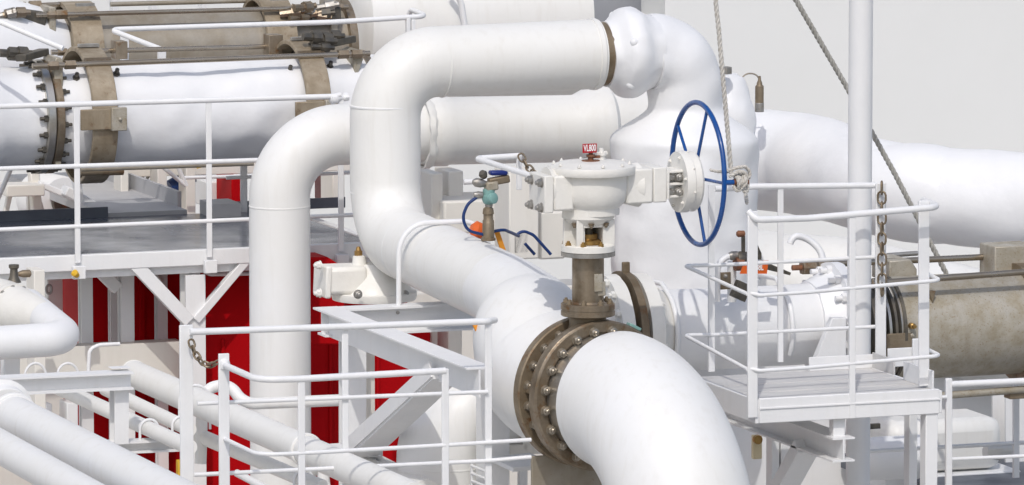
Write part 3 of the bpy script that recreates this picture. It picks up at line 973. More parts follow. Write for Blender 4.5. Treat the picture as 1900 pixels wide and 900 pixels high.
pbox('equipment_box', 'red small pump casing behind the far walkway edge', 'pump', 430, 328, 448, 380, 9.6, .4, REDP)
pbox('equipment_box', 'white cabinet with curved cables between the pale posts', 'cabinet', 238, 322, 288, 372, 10.2, .5, WHITE)
pbox('equipment_box', 'white cabinet partly shaded right of the yellow topped post', 'cabinet', 384, 338, 428, 384, 10.0, .5, WHITE)
for k, u in enumerate((258, 268)):
    single('cable', 'dark thin cable hanging on the white cabinet, %s one' % ('left' if k == 0 else 'right'), 'cable', MB().tube([P(u + 8, 326, 10.15), P(u, 340, 10.15), P(u - 1, 362, 10.15)], .012, 8, R=.08), DARKST)
b = MB().tube([P(312, 372, 9.9), P(330, 348, 9.9), P(346, 352, 9.9)], .10, 20, R=.1)
single('bent_duct', 'fat cream bent duct between the pale posts', 'pipe', b, CREAMW)
single('small_motor', 'dark blue small motor lying on the cream bent duct', 'motor', MB().lathe([(0, .02), (.0, .06), (.2, .06), (.2, .02)], P(316, 348, 9.8), V((1, 0, .5)), 16), BLUEH)
pbox('red_cabinet', 'dull red cabinet seen through the arch of the bent pipe', 'cabinet', 598, 322, 617, 372, 10.4, .2, mat('dull_red', (0.16, 0.03, 0.03), None, 0.5))
pbox('equipment_box', 'tall pale post behind the rail inside the arch', 'post', 617, 318, 640, 378, 10.0, .3, CREAMW)

# ================================================================== LEFT MANIFOLDS
def rod(parent, a, c, r, m=ROD, nuts=()):
    m = ROD if m is STEEL else m
    o = put('tie_rod', MB().cyl(a, c, r, 14), m, parent)
    for f, s in nuts:
        n_ = a.lerp(c, f); d = (c - a).normalized()
        put('nut', MB().lathe([(-s * 1.1, s), (s * 1.1, s)], n_, d, 6), STEEL, o)
    return o
def plate(parent, name, u0, v0, u1, v1, y, th, m=STEEL, bev=.004):
    a, c = P(u0, v0, y), P(u1, v1, y)
    return put(name, MB().box((a.x, y - th / 2, c.z), (c.x, y + th / 2, a.z)), m, parent, bevel=bev)
Y1 = 7.6
c1 = P(330, 207, Y1)
def m1(u):
    return at_u(c1, u)
mf = thing('manifold', 'long lumpy white manifold pipe with brown clamp bands at upper left', 'manifold', m1(330) - ZA * .5)
r1 = L(96, Y1)
b = MB().tube([m1(70), m1(700)], r1, 72, lump=.032, lf=2.4, step=.04)
put('pipe_run', b, LUMPY, mf)
b = MB().lathe([(0, r1 * 1.02), (.0, r1 * 1.06), (.36, r1 * 1.06), (.40, r1 * .99), (.6, r1 * .97), (.75, r1 * .96)], m1(-110), XA, 72, lump=.014, lf=4)
put('reducer', b, LUMPY, mf)
f1 = put('flange', MB().lathe([(0, .2), (0, r1 * 1.08), (.006, r1 * 1.10), (.055, r1 * 1.10), (.06, r1 * 1.08), (.06, .2)], m1(62), XA, 72, closed=True), BRIGHT, mf)
bolt_circle(f1, m1(62), -XA, r1 * 1.03, 20, .025, DARKST, .2, 'stud')
f2 = put('flange', MB().lathe([(0, .2), (0, r1 * 1.08), (.006, r1 * 1.10), (.055, r1 * 1.10), (.06, r1 * 1.08), (.06, .2)], m1(62) + XA * .066, XA, 72, closed=True), STEEL, mf)
bolt_circle(f2, m1(62) + XA * .126, XA, r1 * 1.03, 20, .022, DARKST, .2, 'stud')
for u in (158, 552):
    rr = L(127, Y1)
    sl = put('clamp_band', MB().lathe([(0, rr - .03), (0, rr - .006), (.006, rr), (L(46, Y1), rr), (L(46, Y1) + .006, rr - .006), (L(46, Y1) + .006, rr - .03)], m1(u - 20), XA, 72, closed=True), BAND, mf)
    put('packing', MB().lathe([(.13, r1 - .02), (.13, rr - .028), (L(40, Y1), rr - .028), (L(40, Y1), r1 - .02)], m1(u - 20), XA, 64, closed=True), DARKST, mf)
    cb = m1(u - 20) + XA * .08
    an = radians(57)
    d = V((0, -cos(an), sin(an)))
    put('weld_ridge', MB().bar(cb - XA * .08 + d * (rr + .004), cb + XA * .12 + d * (rr + .004), .04, .02, d.cross(XA)), STEEL, sl)
    p_ = V((0, -cos(radians(2)), sin(radians(2))))
    put('bracket_arm', MB().bar(m1(u - 20) - XA * .10 + p_ * (rr + .012), m1(u - 20) + XA * .16 + p_ * (rr + .012), L(38, Y1), .03, ZA), BAND, sl, bevel=.005)
    put('bracket_block', MB().bar(m1(u - 20) + XA * .12 + p_ * (rr + .03), m1(u - 20) + XA * .235 + p_ * (rr + .03), L(43, Y1), .05, ZA), TAN, sl, bevel=.006)
    bolt(sl, m1(u - 20) + XA * .18 + p_ * (rr + .055), -YA, .014, TAN)
    # bolt heads on the pipe beside the band
    for du, an2 in ((-14, 50), (62, 54)):
        d = V((0, -cos(radians(an2)), sin(radians(an2))))
        bolt(mf, m1(u - 20 + du) + d * (r1 - .01), d, .028, DARKST, 'stud')
    put('saddle_clip', MB().bar(cb - XA * .06 + ZA * (rr + .012) - YA * .05, cb + XA * .09 + ZA * (rr + .012) - YA * .05, .05, .022, YA), SILVER, sl)
yf = Y1 - r1 - .03
rod(mf, P(60, 123, yf + .1), P(686, 99, yf + .1), L(5.2, Y1), STEEL, [(.06, .035), (.11, .035), (.96, .035), (.92, .035)])
rod(mf, P(95, 97, Y1 + .35), P(500, 86, Y1 + .35), L(5, Y1), STEEL, [(.05, .03)])
b = MB().lathe([(0, L(11, Y1)), (.03, L(11, Y1))], P(109, 118, yf + .11), YA, 20)
lug = put('lug_plate', MB().prism([P(101, 190, yf + .12), P(117, 190, yf + .12), P(117, 114, yf + .12), P(113, 107, yf + .12), P(105, 107, yf + .12), P(101, 114, yf + .12)], (0, .3, 0)), TAN, mf, bevel=.004)
put('lug_plate', MB().prism([P(103, 310, yf + .12), P(114, 310, yf + .12), P(114, 250, yf + .12), P(103, 250, yf + .12)], (0, .06, 0)), TAN, mf, bevel=.004)
put('lug_plate', MB().prism([P(654, 100, yf + .12), P(668, 92, yf + .12), P(674, 110, yf + .12), P(660, 150, yf + .12)], (0, .3, 0)), TAN, mf, bevel=.004)
plate(mf, 'anchor_block', 494, 64, 520, 104, Y1 + .3, .14, STEEL)
plate(mf, 'anchor_block', 210, 76, 232, 108, Y1 + .3, .14, STEEL)
for (u, v, y, s) in ((28, 100, Y1 - .05, .05), (45, 98, Y1 - .1, .045), (590, 70, Y1 - .2, .05), (610, 76, Y1 - .2, .055), (625, 66, Y1 - .1, .04), (606, 88, Y1 - .25, .035)):
    q = P(u, v, y)
    o = put('clamp_screw', MB().lathe([(-.06, s * .5), (-.02, s * .5), (-.02, s), (.05, s), (.05, s * .6), (.12, s * .6)], q, V((-1, -.1, .1)), 8), DARKST, mf)
put('clamp_jaw', MB().bar(P(38, 108, Y1 - .2), P(82, 96, Y1), .09, .05, YA), DARKST, mf, bevel=.006)
put('clamp_jaw', MB().bar(P(583, 86, Y1 - .2), P(650, 72, Y1), .12, .05, YA), DARKST, mf, bevel=.006)
b = MB().lathe([(0, .2), (0, r1 * 1.08), (.05, r1 * 1.08), (.05, .2)], m1(662), XA, 64, closed=True)
put('flange', b, STEEL, mf)
# second manifold behind
Y2 = 9.9
c2 = P(330, 92, Y2)
def m2(u):
    return at_u(c2, u)
r2 = L(74, Y2)
mg = thing('manifold', 'brown steel manifold pipe lying behind the lumpy white one at top left', 'manifold', m2(330) - ZA * .5)
put('pipe_run', MB().tube([m2(90), m2(640)], r2, 64), TANW, mg)
put('white_reducer', MB().lathe([(0, r2 * 1.6), (.6, r2 * 1.5), (.95, r2 * 1.2), (1.1, r2 * 1.05)], m2(-150), XA, 56, lump=.015, lf=4), LUMPY, mg)
f3 = put('flange', MB().lathe([(0, .15), (0, r2 * 1.18), (.05, r2 * 1.18), (.05, .15)], m2(42), XA, 64, closed=True), BRIGHT, mg)
bolt_circle(f3, m2(42), -XA, r2 * 1.08, 16, .03, DARKST, .2, 'stud')
f3 = put('flange', MB().lathe([(0, .15), (0, r2 * 1.18), (.05, r2 * 1.18), (.05, .15)], m2(42) + XA * .058, XA, 64, closed=True), STEEL, mg)
bolt_circle(f3, m2(42) + XA * .108, XA, r2 * 1.08, 16, .03, DARKST, .2, 'stud')
put('end_flange', MB().lathe([(0, .15), (0, r2 * 1.2), (.06, r2 * 1.2), (.06, .15)], m2(625), XA, 64, closed=True), STEEL, mg)
for u, mm in ((112, BAND), (470, BAND)):
    rr = r2 + L(22, Y2)
    sl = put('clamp_band', MB().lathe([(0, rr - .035), (0, rr), (L(58, Y2), rr), (L(58, Y2), rr - .035)], m2(u), XA, 64, closed=True), mm, mg)
    put('packing', MB().lathe([(.13, r2 - .01), (.13, rr - .03), (.24, rr - .03), (.24, r2 - .01)], m2(u), XA, 48, closed=True), DARKST, mg)
    put('weld_ridge', MB().bar(m2(u) + V((.0, -.7 * rr, .75 * rr)), m2(u) + V((L(58, Y2), -.7 * rr, .75 * rr)), .05, .02), STEEL, sl)
    put('saddle_clip', MB().bar(m2(u) + V((.04, -.3, rr)), m2(u) + V((.18, -.3, rr)), .05, .022, YA), SILVER, sl)
yg = Y2 - r2
rod(mg, P(66, 28, yg), P(646, 13, yg), L(4.5, Y2), STEEL, [(.08, .04), (.05, .03), (.93, .035), (.97, .03)])
rod(mg, P(205, 8, Y2 + .2), P(468, 1, Y2 + .2), L(4.5, Y2), TANW)
rod(mg, P(20, 12, Y2), P(110, 8, Y2), L(4.5, Y2), STEEL, [(.2, .035), (.5, .04)])
put('lug_plate', MB().prism([P(92, 60, yg), P(104, 60, yg), P(104, 14, yg), P(92, 14, yg)], (0, .3, 0)), TAN, mg, bevel=.004)
put('lug_plate', MB().prism([P(615, 62, yg), P(627, 62, yg), P(627, 2, yg), P(615, 2, yg)], (0, .3, 0)), TAN, mg, bevel=.004)
for k in range(14):
    u = random.choice([random.uniform(10, 60), random.uniform(548, 620)])
    v = random.uniform(0, 34) if u > 500 else random.uniform(6, 36)
    s = random.uniform(.025, .05)
    put('clamp_screw', MB().lathe([(-.06, s * .5), (-.02, s * .5), (-.02, s), (.05, s), (.05, s * .6), (.14, s * .6)], P(u, v, Y2 - .35), V((-1, random.uniform(-.4, .4), random.uniform(-.3, .3))), 8), random.choice([DARKST, STEEL, SILVER]), mg)
put('clamp_jaw', MB().bar(P(28, 26, Y2 - .2), P(80, 34, Y2 - .2), .2, .1, YA), DARKST, mg, bevel=.01)
put('clamp_jaw', MB().bar(P(566, 26, Y2 - .2), P(622, 24, Y2 - .2), .3, .12, YA), DARKST, mg, bevel=.01)
# upper middle white pipe
wp = thing('white_vessel', 'pale white round vessel behind the loop at top centre', 'vessel', P(860, 60, 10.6))
b = MB().lathe([(0, .3), (.0, .48), (.05, .56), (.3, .60), (.5, .62), (P(1052, 20, 10.6).x - P(640, 20, 10.6).x, .62), (P(1052, 20, 10.6).x - P(640, 20, 10.6).x + .005, .3)], P(640, 50, 10.6), XA, 64, lump=.012, lf=2.5)
put('shell', b, CREAM, wp)
put('pipe_hoop', MB().tube([P(835, -30, 9.9), P(856, 5, 9.9), P(864, 60, 9.9)], L(6, 9.9), 12, R=.2), RAILW, wp)
# hand rails near the manifolds
yk = 8.7
hr_ = thing('handrail', 'white bent handrail crossing in front of the brown manifold pipe', 'railing', P(230, 100, yk))
put('top_rail', MB().tube([P(300, 92, yk - .6), P(204, 55, yk), P(620, 41, yk), P(792, 30, yk), P(760, 17, yk + .35), P(757, 40, yk + .35)], L(5, yk), 12, R=[.05, .1, .08, .06]), RAILW, hr_)
for u, v, n in ((231, 64, 50), (300, 90, 30), (757, 34, 40), (766, 36, 30)):
    put('post', MB().bar(P(u, v, yk), P(u, v + n, yk), L(15 if u < 700 else 8, yk), .04), RAILW, hr_, bevel=.005)
single('handrail', 'white handrail tube slanting down at the far left edge above the flange', 'railing', MB().tube([P(-40, 24, 7.0), P(117, 90, 6.6)], L(5.2, 6.8), 12), RAILW)
for k, (u, v) in enumerate(((208, 8), (281, 8), (374, 12))):
    pbox('white_stanchion', ['white stanchion stub beyond the brown manifold nearest its left band', 'middle white stanchion stub beyond the brown manifold', 'white stanchion stub beyond the brown manifold nearest its right end'][k], 'post', u, v - 40, u + 11, v + 14, 11.2, .1, WHITE, .004, 'stanchion stubs beyond the manifold')

# ================================================================== PIPE SUPPORT FRAME (centre)
ys = 2.85
sf = thing('support_frame', 'white cantilever support frame with slanted brace under the sloping pipe', 'frame', P(655, 880, ys))
zt3 = P(600, 573, ys).z
xb = P(612, 573, ys).x
fr0 = at_u(V((xb, ys, zt3 - .09)), 890, YA)
put('cantilever_flange', MB().bar(V((xb, ys + .1, zt3 - .007)), fr0 + ZA * .083, .17, .014), WHITE, sf, bevel=.002)
put('cantilever_web', MB().bar(V((xb, ys + .1, zt3 - .102)), fr0 - ZA * .012, .012, .174), WHITE, sf)
a = P(598, 573, ys); c = P(765, 566, ys)
put('cross_beam', MB().ibeam(V((a.x, ys + .02, zt3 - .092)), V((c.x + .5, ys + .02, zt3 - .092)), .16, .18, .014, .012, YA), WHITE, sf)
b = MB().ibeam(P(654, 592, ys + .05), P(654, 980, ys + .05), L(42, ys), L(36, ys), .014, .014)
put('column', b, WHITE, sf)
put('stiffener', MB().box(P(676, 600, ys + .2), P(694, 900, ys + .22)), CREAMW, sf)
b0 = V((xb + .05, at_u(fr0, 815, YA).y, at_u(fr0, 815, YA).z - .05))
yb_ = ys - .12
put('brace', MB().bar(b0, V((xb + .05, yb_, at_v(V((xb + .05, yb_, 0)), 872).z)), .2, .07), WHITE, sf, bevel=.005)
put('brace_flange', MB().bar(b0 + V((-.105, 0, .03)), V((xb - .055, yb_, at_v(V((xb, yb_, 0)), 868).z + .03)), .014, .10), WHITE, sf)

# ================================================================== CREAM ACTUATOR UNDER THE LOOP
ya = 3.9
at_ = P(690, 548, ya)
ac = thing('valve_actuator', 'cream cast valve actuator tucked under the bend of the pipe loop', 'actuator', at_)
def aa(u, v, dy=0):
    return P(u + 4, v, ya + dy)
b = MB().lathe([(-.01, .05), (-.01, L(78, ya)), (.012, L(80, ya)), (.04, L(80, ya)), (.045, L(77, ya)), (.045, .05)], aa(690, 552), ZA, 56, closed=True)
put('base_flange', b, CAST, ac)
b = MB().lathe([(0, L(70, ya)), (.02, L(68, ya)), (.06, L(60, ya)), (.12, L(46, ya)), (.16, L(40, ya)), (.20, L(30, ya)), (.215, .02)], aa(694, 543), ZA, 48)
put('dome', b, CAST, ac)
b = MB().bar(aa(592, 519), aa(668, 516), .26, L(52, ya), YA)
put('side_housing', b, CAST, ac, bevel=.03)
put('end_cover', MB().bar(aa(589, 520), aa(600, 520), .28, L(60, ya), YA), CAST, ac, bevel=.012)
for v in (494, 546):
    bolt(ac, aa(590, v - 2, -.1), -XA, .03, CAST)
b = MB().prism([aa(655, 500, -.05), aa(680, 500, -.05), aa(682, 476, -.05), aa(660, 476, -.05)], (0, .1, 0))
b = MB().lathe([(0, .07), (.06, .05), (.11, .045), (.115, .03)], aa(663, 505), ZA, 24)
put('nozzle', b, CAST, ac)
put('nozzle_plug', MB().lathe([(0, .028), (.03, .028), (.035, .02), (.06, .012)], aa(661, 474), ZA, 12), BRASS, ac)
bolt(ac, aa(660, 546, -.30), -YA, .03, SILVER)
bolt(ac, aa(748, 546, -.2), -YA, .026, SILVER)

# ================================================================== BIG PIPE BELOW THE TEE
yq = 1.9
q0 = P(822, 990, yq)
q1 = P(822, 764, yq)
q2 = P(990, 752, yq)
bp = thing('drop_pipe', 'thick white pipe turning down below the tee behind the guard rails', 'pipe', at_v(q1, 900))
put('pipe_run', MB().tube([q0 - ZA * 1.5, q1, q2], L(87, yq), 56, R=.32, nf=20, lump=.004, lf=2), INSUL, bp)
seam(bp, at_v(q1, 862), ZA, L(87, yq))

# ================================================================== FRONT LEFT PLATFORM RAILS
yA, yB = -.25, -1.1
GR = 'guard rails of the near left platform'
A = thing('guard_rail', 'white back guard rail of the near platform in front of the arched pipe and brace', 'railing', P(640, 900, yA), GR)
put('top_rail', MB().tube([P(352, 616, yA), P(640, 606, yA), P(906, 596, yA), P(918, 594, yA + .15)], L(6.2, yA), 14, R=.05), RAILW, A)
put('mid_rail', MB().tube([P(366, 749, yA), P(905, 727, yA)], L(4, yA), 10), RAILW, A)
put('mid_rail', MB().tube([P(360, 881, yA), P(905, 855, yA), P(985, 848, yA)], L(4, yA), 10), RAILW, A)
put('mid_rail', MB().tube([P(825, 826, yA), P(985, 816, yA)], L(4, yA), 10), RAILW, A)
for u, vt, wd in ((345, 603, 25), (640, 606, 12), (906, 596, 13)):
    a = P(u, vt, yA + .02)
    put('post', MB().bar(a, at_v(a, 990), L(wd, yA), .02), RAILW, A, bevel=.004)
a = P(645, 592, yA)
B = thing('guard_rail', 'lower white guard rail with bent end post, front side of the near platform', 'railing', P(690, 900, yB), GR)
t0 = P(416, 654, yA - .18)
zB = P(560, 701, yB).z
put('top_rail', MB().tube([V((t0.x, t0.y, zB)), V((t0.x, yB, zB)), P(558, 703, yB), P(826, 688, yB)], L(6.2, yB), 14, R=[.28, 0], nf=10), RAILW, B)
put('post_cap', MB().lathe([(-.03, .03), (0, .036), (.02, .03), (.032, .012)], V((t0.x, t0.y, zB + .01)), ZA, 16), RAILW, B)
z2 = P(558, 840, yB).z
put('mid_rail', MB().tube([V((t0.x, t0.y, z2)), V((t0.x, yB, z2)), P(558, 841, yB), P(826, 826, yB)], L(4, yB), 10, R=[.2, 0]), RAILW, B)
for u, vt, vb, wd, y in ((415, 656, 990, 20, t0.y), (559, 702, 990, 13, yB), (826, 684, 990, 13, yB)):
    a = P(u, vt, y)
    put('post', MB().bar(a, at_v(a, vb), L(wd, y), .02), RAILW, B, bevel=.004)
chain('short steel chain closing the gap between the two near left rails', [P(354, 632, yA - .03), P(360, 652, yA - .05), P(372, 670, yA - .08), P(388, 679, yA - .12), P(406, 671, yA - .16)], .055, .007, CHAINM)

# ================================================================== LOWER LEFT PIPES
def dpipe(name, label, u0, v0, y0, u1, v1, r, m=INSUL, y1=None, straps=(), rings=(), lump=.0):
    a = P(u0, v0, y0)
    c = PX(u1, v1, a.x) if y1 is None else P(u1, v1, y1)
    rr = L(r, (y0 + c.y) / 2)
    t = thing(name, label, 'pipe', a.lerp(c, .5) - ZA * rr)
    put('pipe_run', MB().tube([a, c], rr, 40, step=.1 if lump else None, lump=lump), m, t)
    d = (c - a).normalized()
    for f in straps:
        p = a.lerp(c, f)
        put('pipe_strap', MB().tube([p + (V((cos(g), 0, sin(g)))) * (rr + .012) for g in [pi * k / 16 for k in range(17)]], .009, 8), RAILW, t)
        for s in (-1, 1):
            put('strap_leg', MB().cyl(p + XA * s * (rr + .012), p + XA * s * (rr + .012) - ZA * (rr + .10), .009, 8), RAILW, t)
    for f, r_k, wd in rings:
        p = a.lerp(c, f)
        put('flange', MB().lathe([(0, rr * .5), (0, rr * r_k - .006), (.006, rr * r_k), (wd - .006, rr * r_k), (wd, rr * r_k - .006), (wd, rr * .5)], p, d, 48, closed=True), m, t)
    return t, a, c
t1, a, c = dpipe('deck_pipe', 'thickest white pipe slanting across the lower left corner with a flanged end', 24, 772, 1.2, 420, 974, 40, rings=[(-.03, 1.22, .02), (.0, 1.15, .05)])
d = (c - a).normalized()
dk = put('end_flange', MB().lathe([(0, .04), (0, L(56, 1.2)), (.01, L(58, 1.2)), (.06, L(58, 1.2)), (.07, L(50, 1.2)), (.16, L(40, 1.2))], a - d * .30, d, 48), INSUL, t1)
bolt(dk, a - d * .3 + V((.1, -.02, .06)), -YA, .02, SILVER)
dpipe('deck_pipe', 'white pipe lowest in the lower left corner below the flanged one', -60, 795, 1.0, 200, 940, 31)
dpipe('deck_pipe', 'thin white pipe passing under the short I beam with a strap', 96, 714, 4.6, 352, 830, 14, m=CREAM, straps=(.72,))
dpipe('deck_pipe', 'thin cream pipe starting behind the short beam post', 196, 722, 4.4, 352, 797, 13, m=CREAM, straps=(.9,))
tk, a, c = dpipe('deck_pipe', 'medium white pipe running down behind the bent guard rail to a clamp', 248, 694, 4.3, 770, 924, 27, m=CREAM, straps=(.24,), rings=[(.64, 1.15, .04)])
put('end_dome', MB().lathe([(-.03, .02), (-.02, .06), (.0, L(27, 4))], a, (c - a), 32), CREAM, tk)
pbox('cross_girder', 'shaded pale girder across the foot of the red strips behind the I beam', 'girder', 30, 648, 338, 706, 6.35, .15, CREAMW, .004)
dpipe('deck_pipe', 'thin white pipe slanting lowest behind the bent end post', 364, 806, 3.4, 600, 905, 14, m=CREAM, straps=(.85,))
dpipe('deck_pipe', 'thin tube slanting at the bottom behind the bent rail', 440, 878, 1.6, 520, 920, 7, m=RAILW)
pp = thing('bent_pipe', 'white small bore pipe bent over and running level through the arched pipe foot', 'pipe', P(372, 800, 3.2))
put('pipe_run', MB().tube([P(372, 860, 3.2), P(376, 722, 3.2), P(426, 712, 3.2), P(452, 750, 3.1), P(640, 742, 3.0)], L(11, 3), 20, R=[.15, .1, .2], nf=8), INSUL, pp)
cl_ = thing('pipe_clamp', 'white clamp casting with short spools at the foot of the slanted brace', 'clamp', P(640, 880, 2.4))
put('spool', MB().cyl(P(566, 862, 2.3), P(640, 858, 2.3), L(22, 2.3), 28), CREAM, cl_)
put('clamp_block', MB().bar(P(585, 836, 2.2), P(640, 832, 2.2), .22, L(12, 2), YA), WHITE, cl_, bevel=.01)
put('clamp_leg', MB().lathe([(0, L(12)), (.12, L(11)), (.3, L(16))], P(600, 842, 2.2), -ZA, 20), WHITE, cl_)
put('clamp_cap', MB().bar(P(673, 836, 2.4), P(702, 835, 2.4), .2, L(20, 2), YA), WHITE, cl_, bevel=.01)
put('spool', MB().lathe([(0, L(16)), (.1, L(18)), (.26, L(18)), (.3, L(12))], P(670, 858, 2.4), V((.35, -.9, -.2)), 24), CREAM, cl_)
bolt(cl_, P(604, 834, 2.1), ZA, .02, CREAM); bolt(cl_, P(694, 826, 2.3), ZA, .02, CREAM)
dpipe('deck_pipe', 'white wide pipe descending at the bottom between brace foot and drop pipe', 660, 858, 2.9, 790, 925, 34, m=CREAM)
# I beam with post
ib = thing('support_beam', 'short white I beam on a flat post over the lower left pipes', 'beam', P(220, 815, 2.2))
zi = P(120, 706, 2.2)
put('beam', MB().ibeam(P(-60, 718, 2.2), P(242, 704, 2.2), .16, L(32, 2.2), .012, .012, YA), WHITE, ib)
put('post', MB().ibeam(P(221, 718, 2.25), P(221, 822, 2.25), L(27, 2), .12, .012, .012), WHITE, ib)
put('seat_plate', MB().box(P(208, 684, 2.2), P(236, 679, 2.3)), WHITE, ib, bevel=.003)
put('lower_beam', MB().ibeam(P(196, 830, 2.3), P(348, 823, 2.3), .14, L(22, 2.2), .012, .012, YA), WHITE, ib)
# elbow pipe with big valve end
eb = thing('elbow_pipe', 'short white elbow pipe with a cone and round flange at the left edge', 'pipe', P(80, 660, 3.2))
g0 = P(-60, 640, 3.0); g1 = P(128, 628, 3.0); g2 = P(52, 566, 3.9)
put('pipe_run', MB().tube([g0, g1, g2], L(31, 3.1), 40, R=.16, nf=16), WHITE, eb)
dd = (g2 - g1).normalized()
put('cone', MB().lathe([(0, L(31, 3.4)), (.12, L(36, 3.5)), (.36, L(46, 3.6)), (.40, L(47, 3.6))], g1.lerp(g2, .58), V((-.25, 1, .02)), 40), CAST, eb)
fo = g1.lerp(g2, .58) + V((-.25, 1, .02)).normalized() * .40
fl_ = put('flange', MB().lathe([(0, .1), (0, L(50, 3.7)), (.05, L(50, 3.7)), (.05, .1)], fo, V((-.25, 1, .02)), 48, closed=True), CAST, eb)
bolt_circle(fl_, fo, V((.25, -1, -.02)), L(43, 3.7), 12, .02, SILVER, .2)
put('body', MB().lathe([(0, L(50, 3.7)), (.1, L(52, 3.7)), (.3, L(52, 3.7)), (.35, L(40, 3.7))], fo + V((-.25, 1, .02)).normalized() * .055, V((-.25, 1, .02)), 40), CAST, eb)
b = MB().lathe([(0, .05), (.04, .03), (.09, .025), (.10, .035), (.12, .035)], P(26, 524, 4.2), ZA, 16)
put('stem', b, DARKST, eb)
put('operator', MB().lathe([(-.03, .015), (.0, .026), (.05, .026), (.06, .012)], P(42, 508, 5.0), XA, 14), BROWN, eb)
put('stub_post', MB().bar(P(19, 655, 3.3), P(19, 710, 3.3), L(30, 3), .1), WHITE, eb, bevel=.005)
# pale background plant under the walkway, left
pbox('pale_column', 'wide pale column beside the round flange under the walkway', 'column', 63, 502, 87, 900, 5.6, .2, CREAMW, .006)
pbox('white_cabinet', 'white cabinet with a ring handle under the walkway left end', 'cabinet', 88, 518, 146, 575, 7.8, .5, WHITE, .01)
single('ring_handle', 'pale oval ring handle on the white cabinet under the walkway', 'handle', MB().tube([P(91 + 5 * cos(2 * pi * k / 20), 537 + 8 * sin(2 * pi * k / 20), 7.7) for k in range(20)], .01, 8, closed=True), GREYB)
pbox('pale_cabinet', 'shaded pale cabinet left of the narrow red strip', 'cabinet', 146, 500, 170, 900, 7.2, .3, CREAMW, .006)
for k, (u, y) in enumerate(((66, 4.9), (126, 4.9))):
    single('pipe_strap', 'thin white strap arch standing behind the short I beam, %s one' % ('left' if k == 0 else 'right'), 'strap',
           MB().tube([P(u + 20 * cos(pi * j / 14), 700 - 26 * sin(pi * j / 14), y) for j in range(15)], .009, 8), RAILW, 'strap arches behind the I beam')
single('bent_conduit', 'thin white conduit bent over in front of the shaded panels', 'conduit', MB().tube([P(164, 690, 5.6), P(166, 648, 5.6), P(184, 640, 5.6), P(222, 638, 5.6)], .014, 10, R=.12), RAILW)
for k, (u0, u1, v) in enumerate(((86, 98, 750), (124, 146, 748))):
    pbox('white_upright', 'white upright post seen between lower left pipes, %s one' % ('narrow' if k == 0 else 'wide'), 'post', u0, v, u1, 900, 6.2, .2, WHITE, .006)

# ================================================================== RIGHT PLATFORM
yp0, yp1 = -.45, .62
fl0 = P(1412, 742, yp0)
zp = fl0.z
px1 = P(1738, 722, yp0).x
def plc(u, v, y):
    return P(u, v, y)
pt = thing('platform', 'small white access platform with grey floor on the right', 'platform', V(((fl0.x + px1) / 2, .1, zp)))
TL = radians(-0)
xL = fl0.x
b = MB().prism([(xL, yp0, zp), (px1, yp0, zp), (px1, yp1, zp), (xL - .02, yp1, zp)], (0, 0, -.03))
put('floor_plate', b, DECKP, pt)
b = MB().box((xL - .02, yp0 - .025, zp - .145), (px1 + .01, yp0, zp + .012))
put('front_channel', b, WHITE, pt, bevel=.005)
put('channel_lip', MB().box((xL - .02, yp0 - .033, zp - .055), (px1 + .01, yp0 - .025, zp - .047)), WHITE, pt)
put('side_channel', MB().box((xL - .045, yp0 - .02, zp - .145), (xL - .02, yp1, zp + .005)), WHITE, pt, bevel=.004)
put('side_channel', MB().box((px1 + .01, yp0 - .02, zp - .14), (px1 + .03, yp1, zp - .0)), WHITE, pt, bevel=.004)
put('toe_plate', MB().box((px1 - .012, yp0 + .04, zp), (px1 + .0, yp0 + .50, zp + .12)), WHITE, pt, bevel=.003)
put('toe_plate', MB().box((P(1618, 690, yp1).x, yp1 - .35, zp), (P(1618, 690, yp1).x + .012, yp1, zp + .10)), DECKP, pt, bevel=.003)
put('toe_plate', MB().box((P(1500, 690, yp1).x, yp1 - .012, zp), (P(1618, 690, yp1).x, yp1, zp + .09)), WHITE, pt, bevel=.003)
q = P(1648, 700, yp1 - .15)
put('corner_bracket', MB().box((q.x, q.y, zp + .02), (q.x + .2, q.y + .02, zp + .14)), WHITE, pt, bevel=.004)
put('corner_post', MB().box((q.x + .16, q.y - .03, zp - .02), (q.x + .22, q.y - .005, zp + .2)), WHITE, pt, bevel=.006)
b = MB()
for k in range(2):
    y = yp0 + .3 + k * .33
    b.box((xL, y, zp), (px1 - .02, y + .01, zp + .004))
put('plate_seam', b, DECKP, pt)
# stub and bracket arm under the platform
q = P(1553, 812, yp0 + .06)
put('hanger', MB().bar(at_v(q, 775), at_v(q, 812), L(24), .07), WHITE, pt, bevel=.004)
arm1 = at_v(q, 830); arm0 = P(1400, 745, yp1 + .9)
arm0 = V((arm1.x, 2.0, arm1.z))
put('bracket_arm', MB().ibeam(V((arm1.x, yp0 - .05, arm1.z)), V((arm1.x - .0, 2.2, arm1.z)), .15, L(46), .012, .012), WHITE, pt)
put('end_plate', MB().box((arm1.x - .075, yp0 - .062, arm1.z - L(22)), (arm1.x + .075, yp0 - .05, arm1.z + L(22))), WHITE, pt, bevel=.003) if False else None
put('knee_brace', MB().bar(V((arm1.x, .1, arm1.z - .06)), V((arm1.x, 1.9, arm1.z - 1.6)), .15, .10), WHITE, pt, bevel=.005)
for u, y, wd in ((1454, 1.1, 22), (1434, 1.1, 16)):
    a = P(u, 780, y)
    put('leg', MB().bar(at_v(a, 770), at_v(a, 1000), L(wd), .1), WHITE, pt, bevel=.005)
for u, y, wd in ((1724, yp0 + .03, 25), (1690, yp1 - .2, 17)):
    a = P(u, 770, y)
    put('leg', MB().bar(at_v(a, 760), at_v(a, 1000), L(wd), .09), WHITE, pt, bevel=.005)
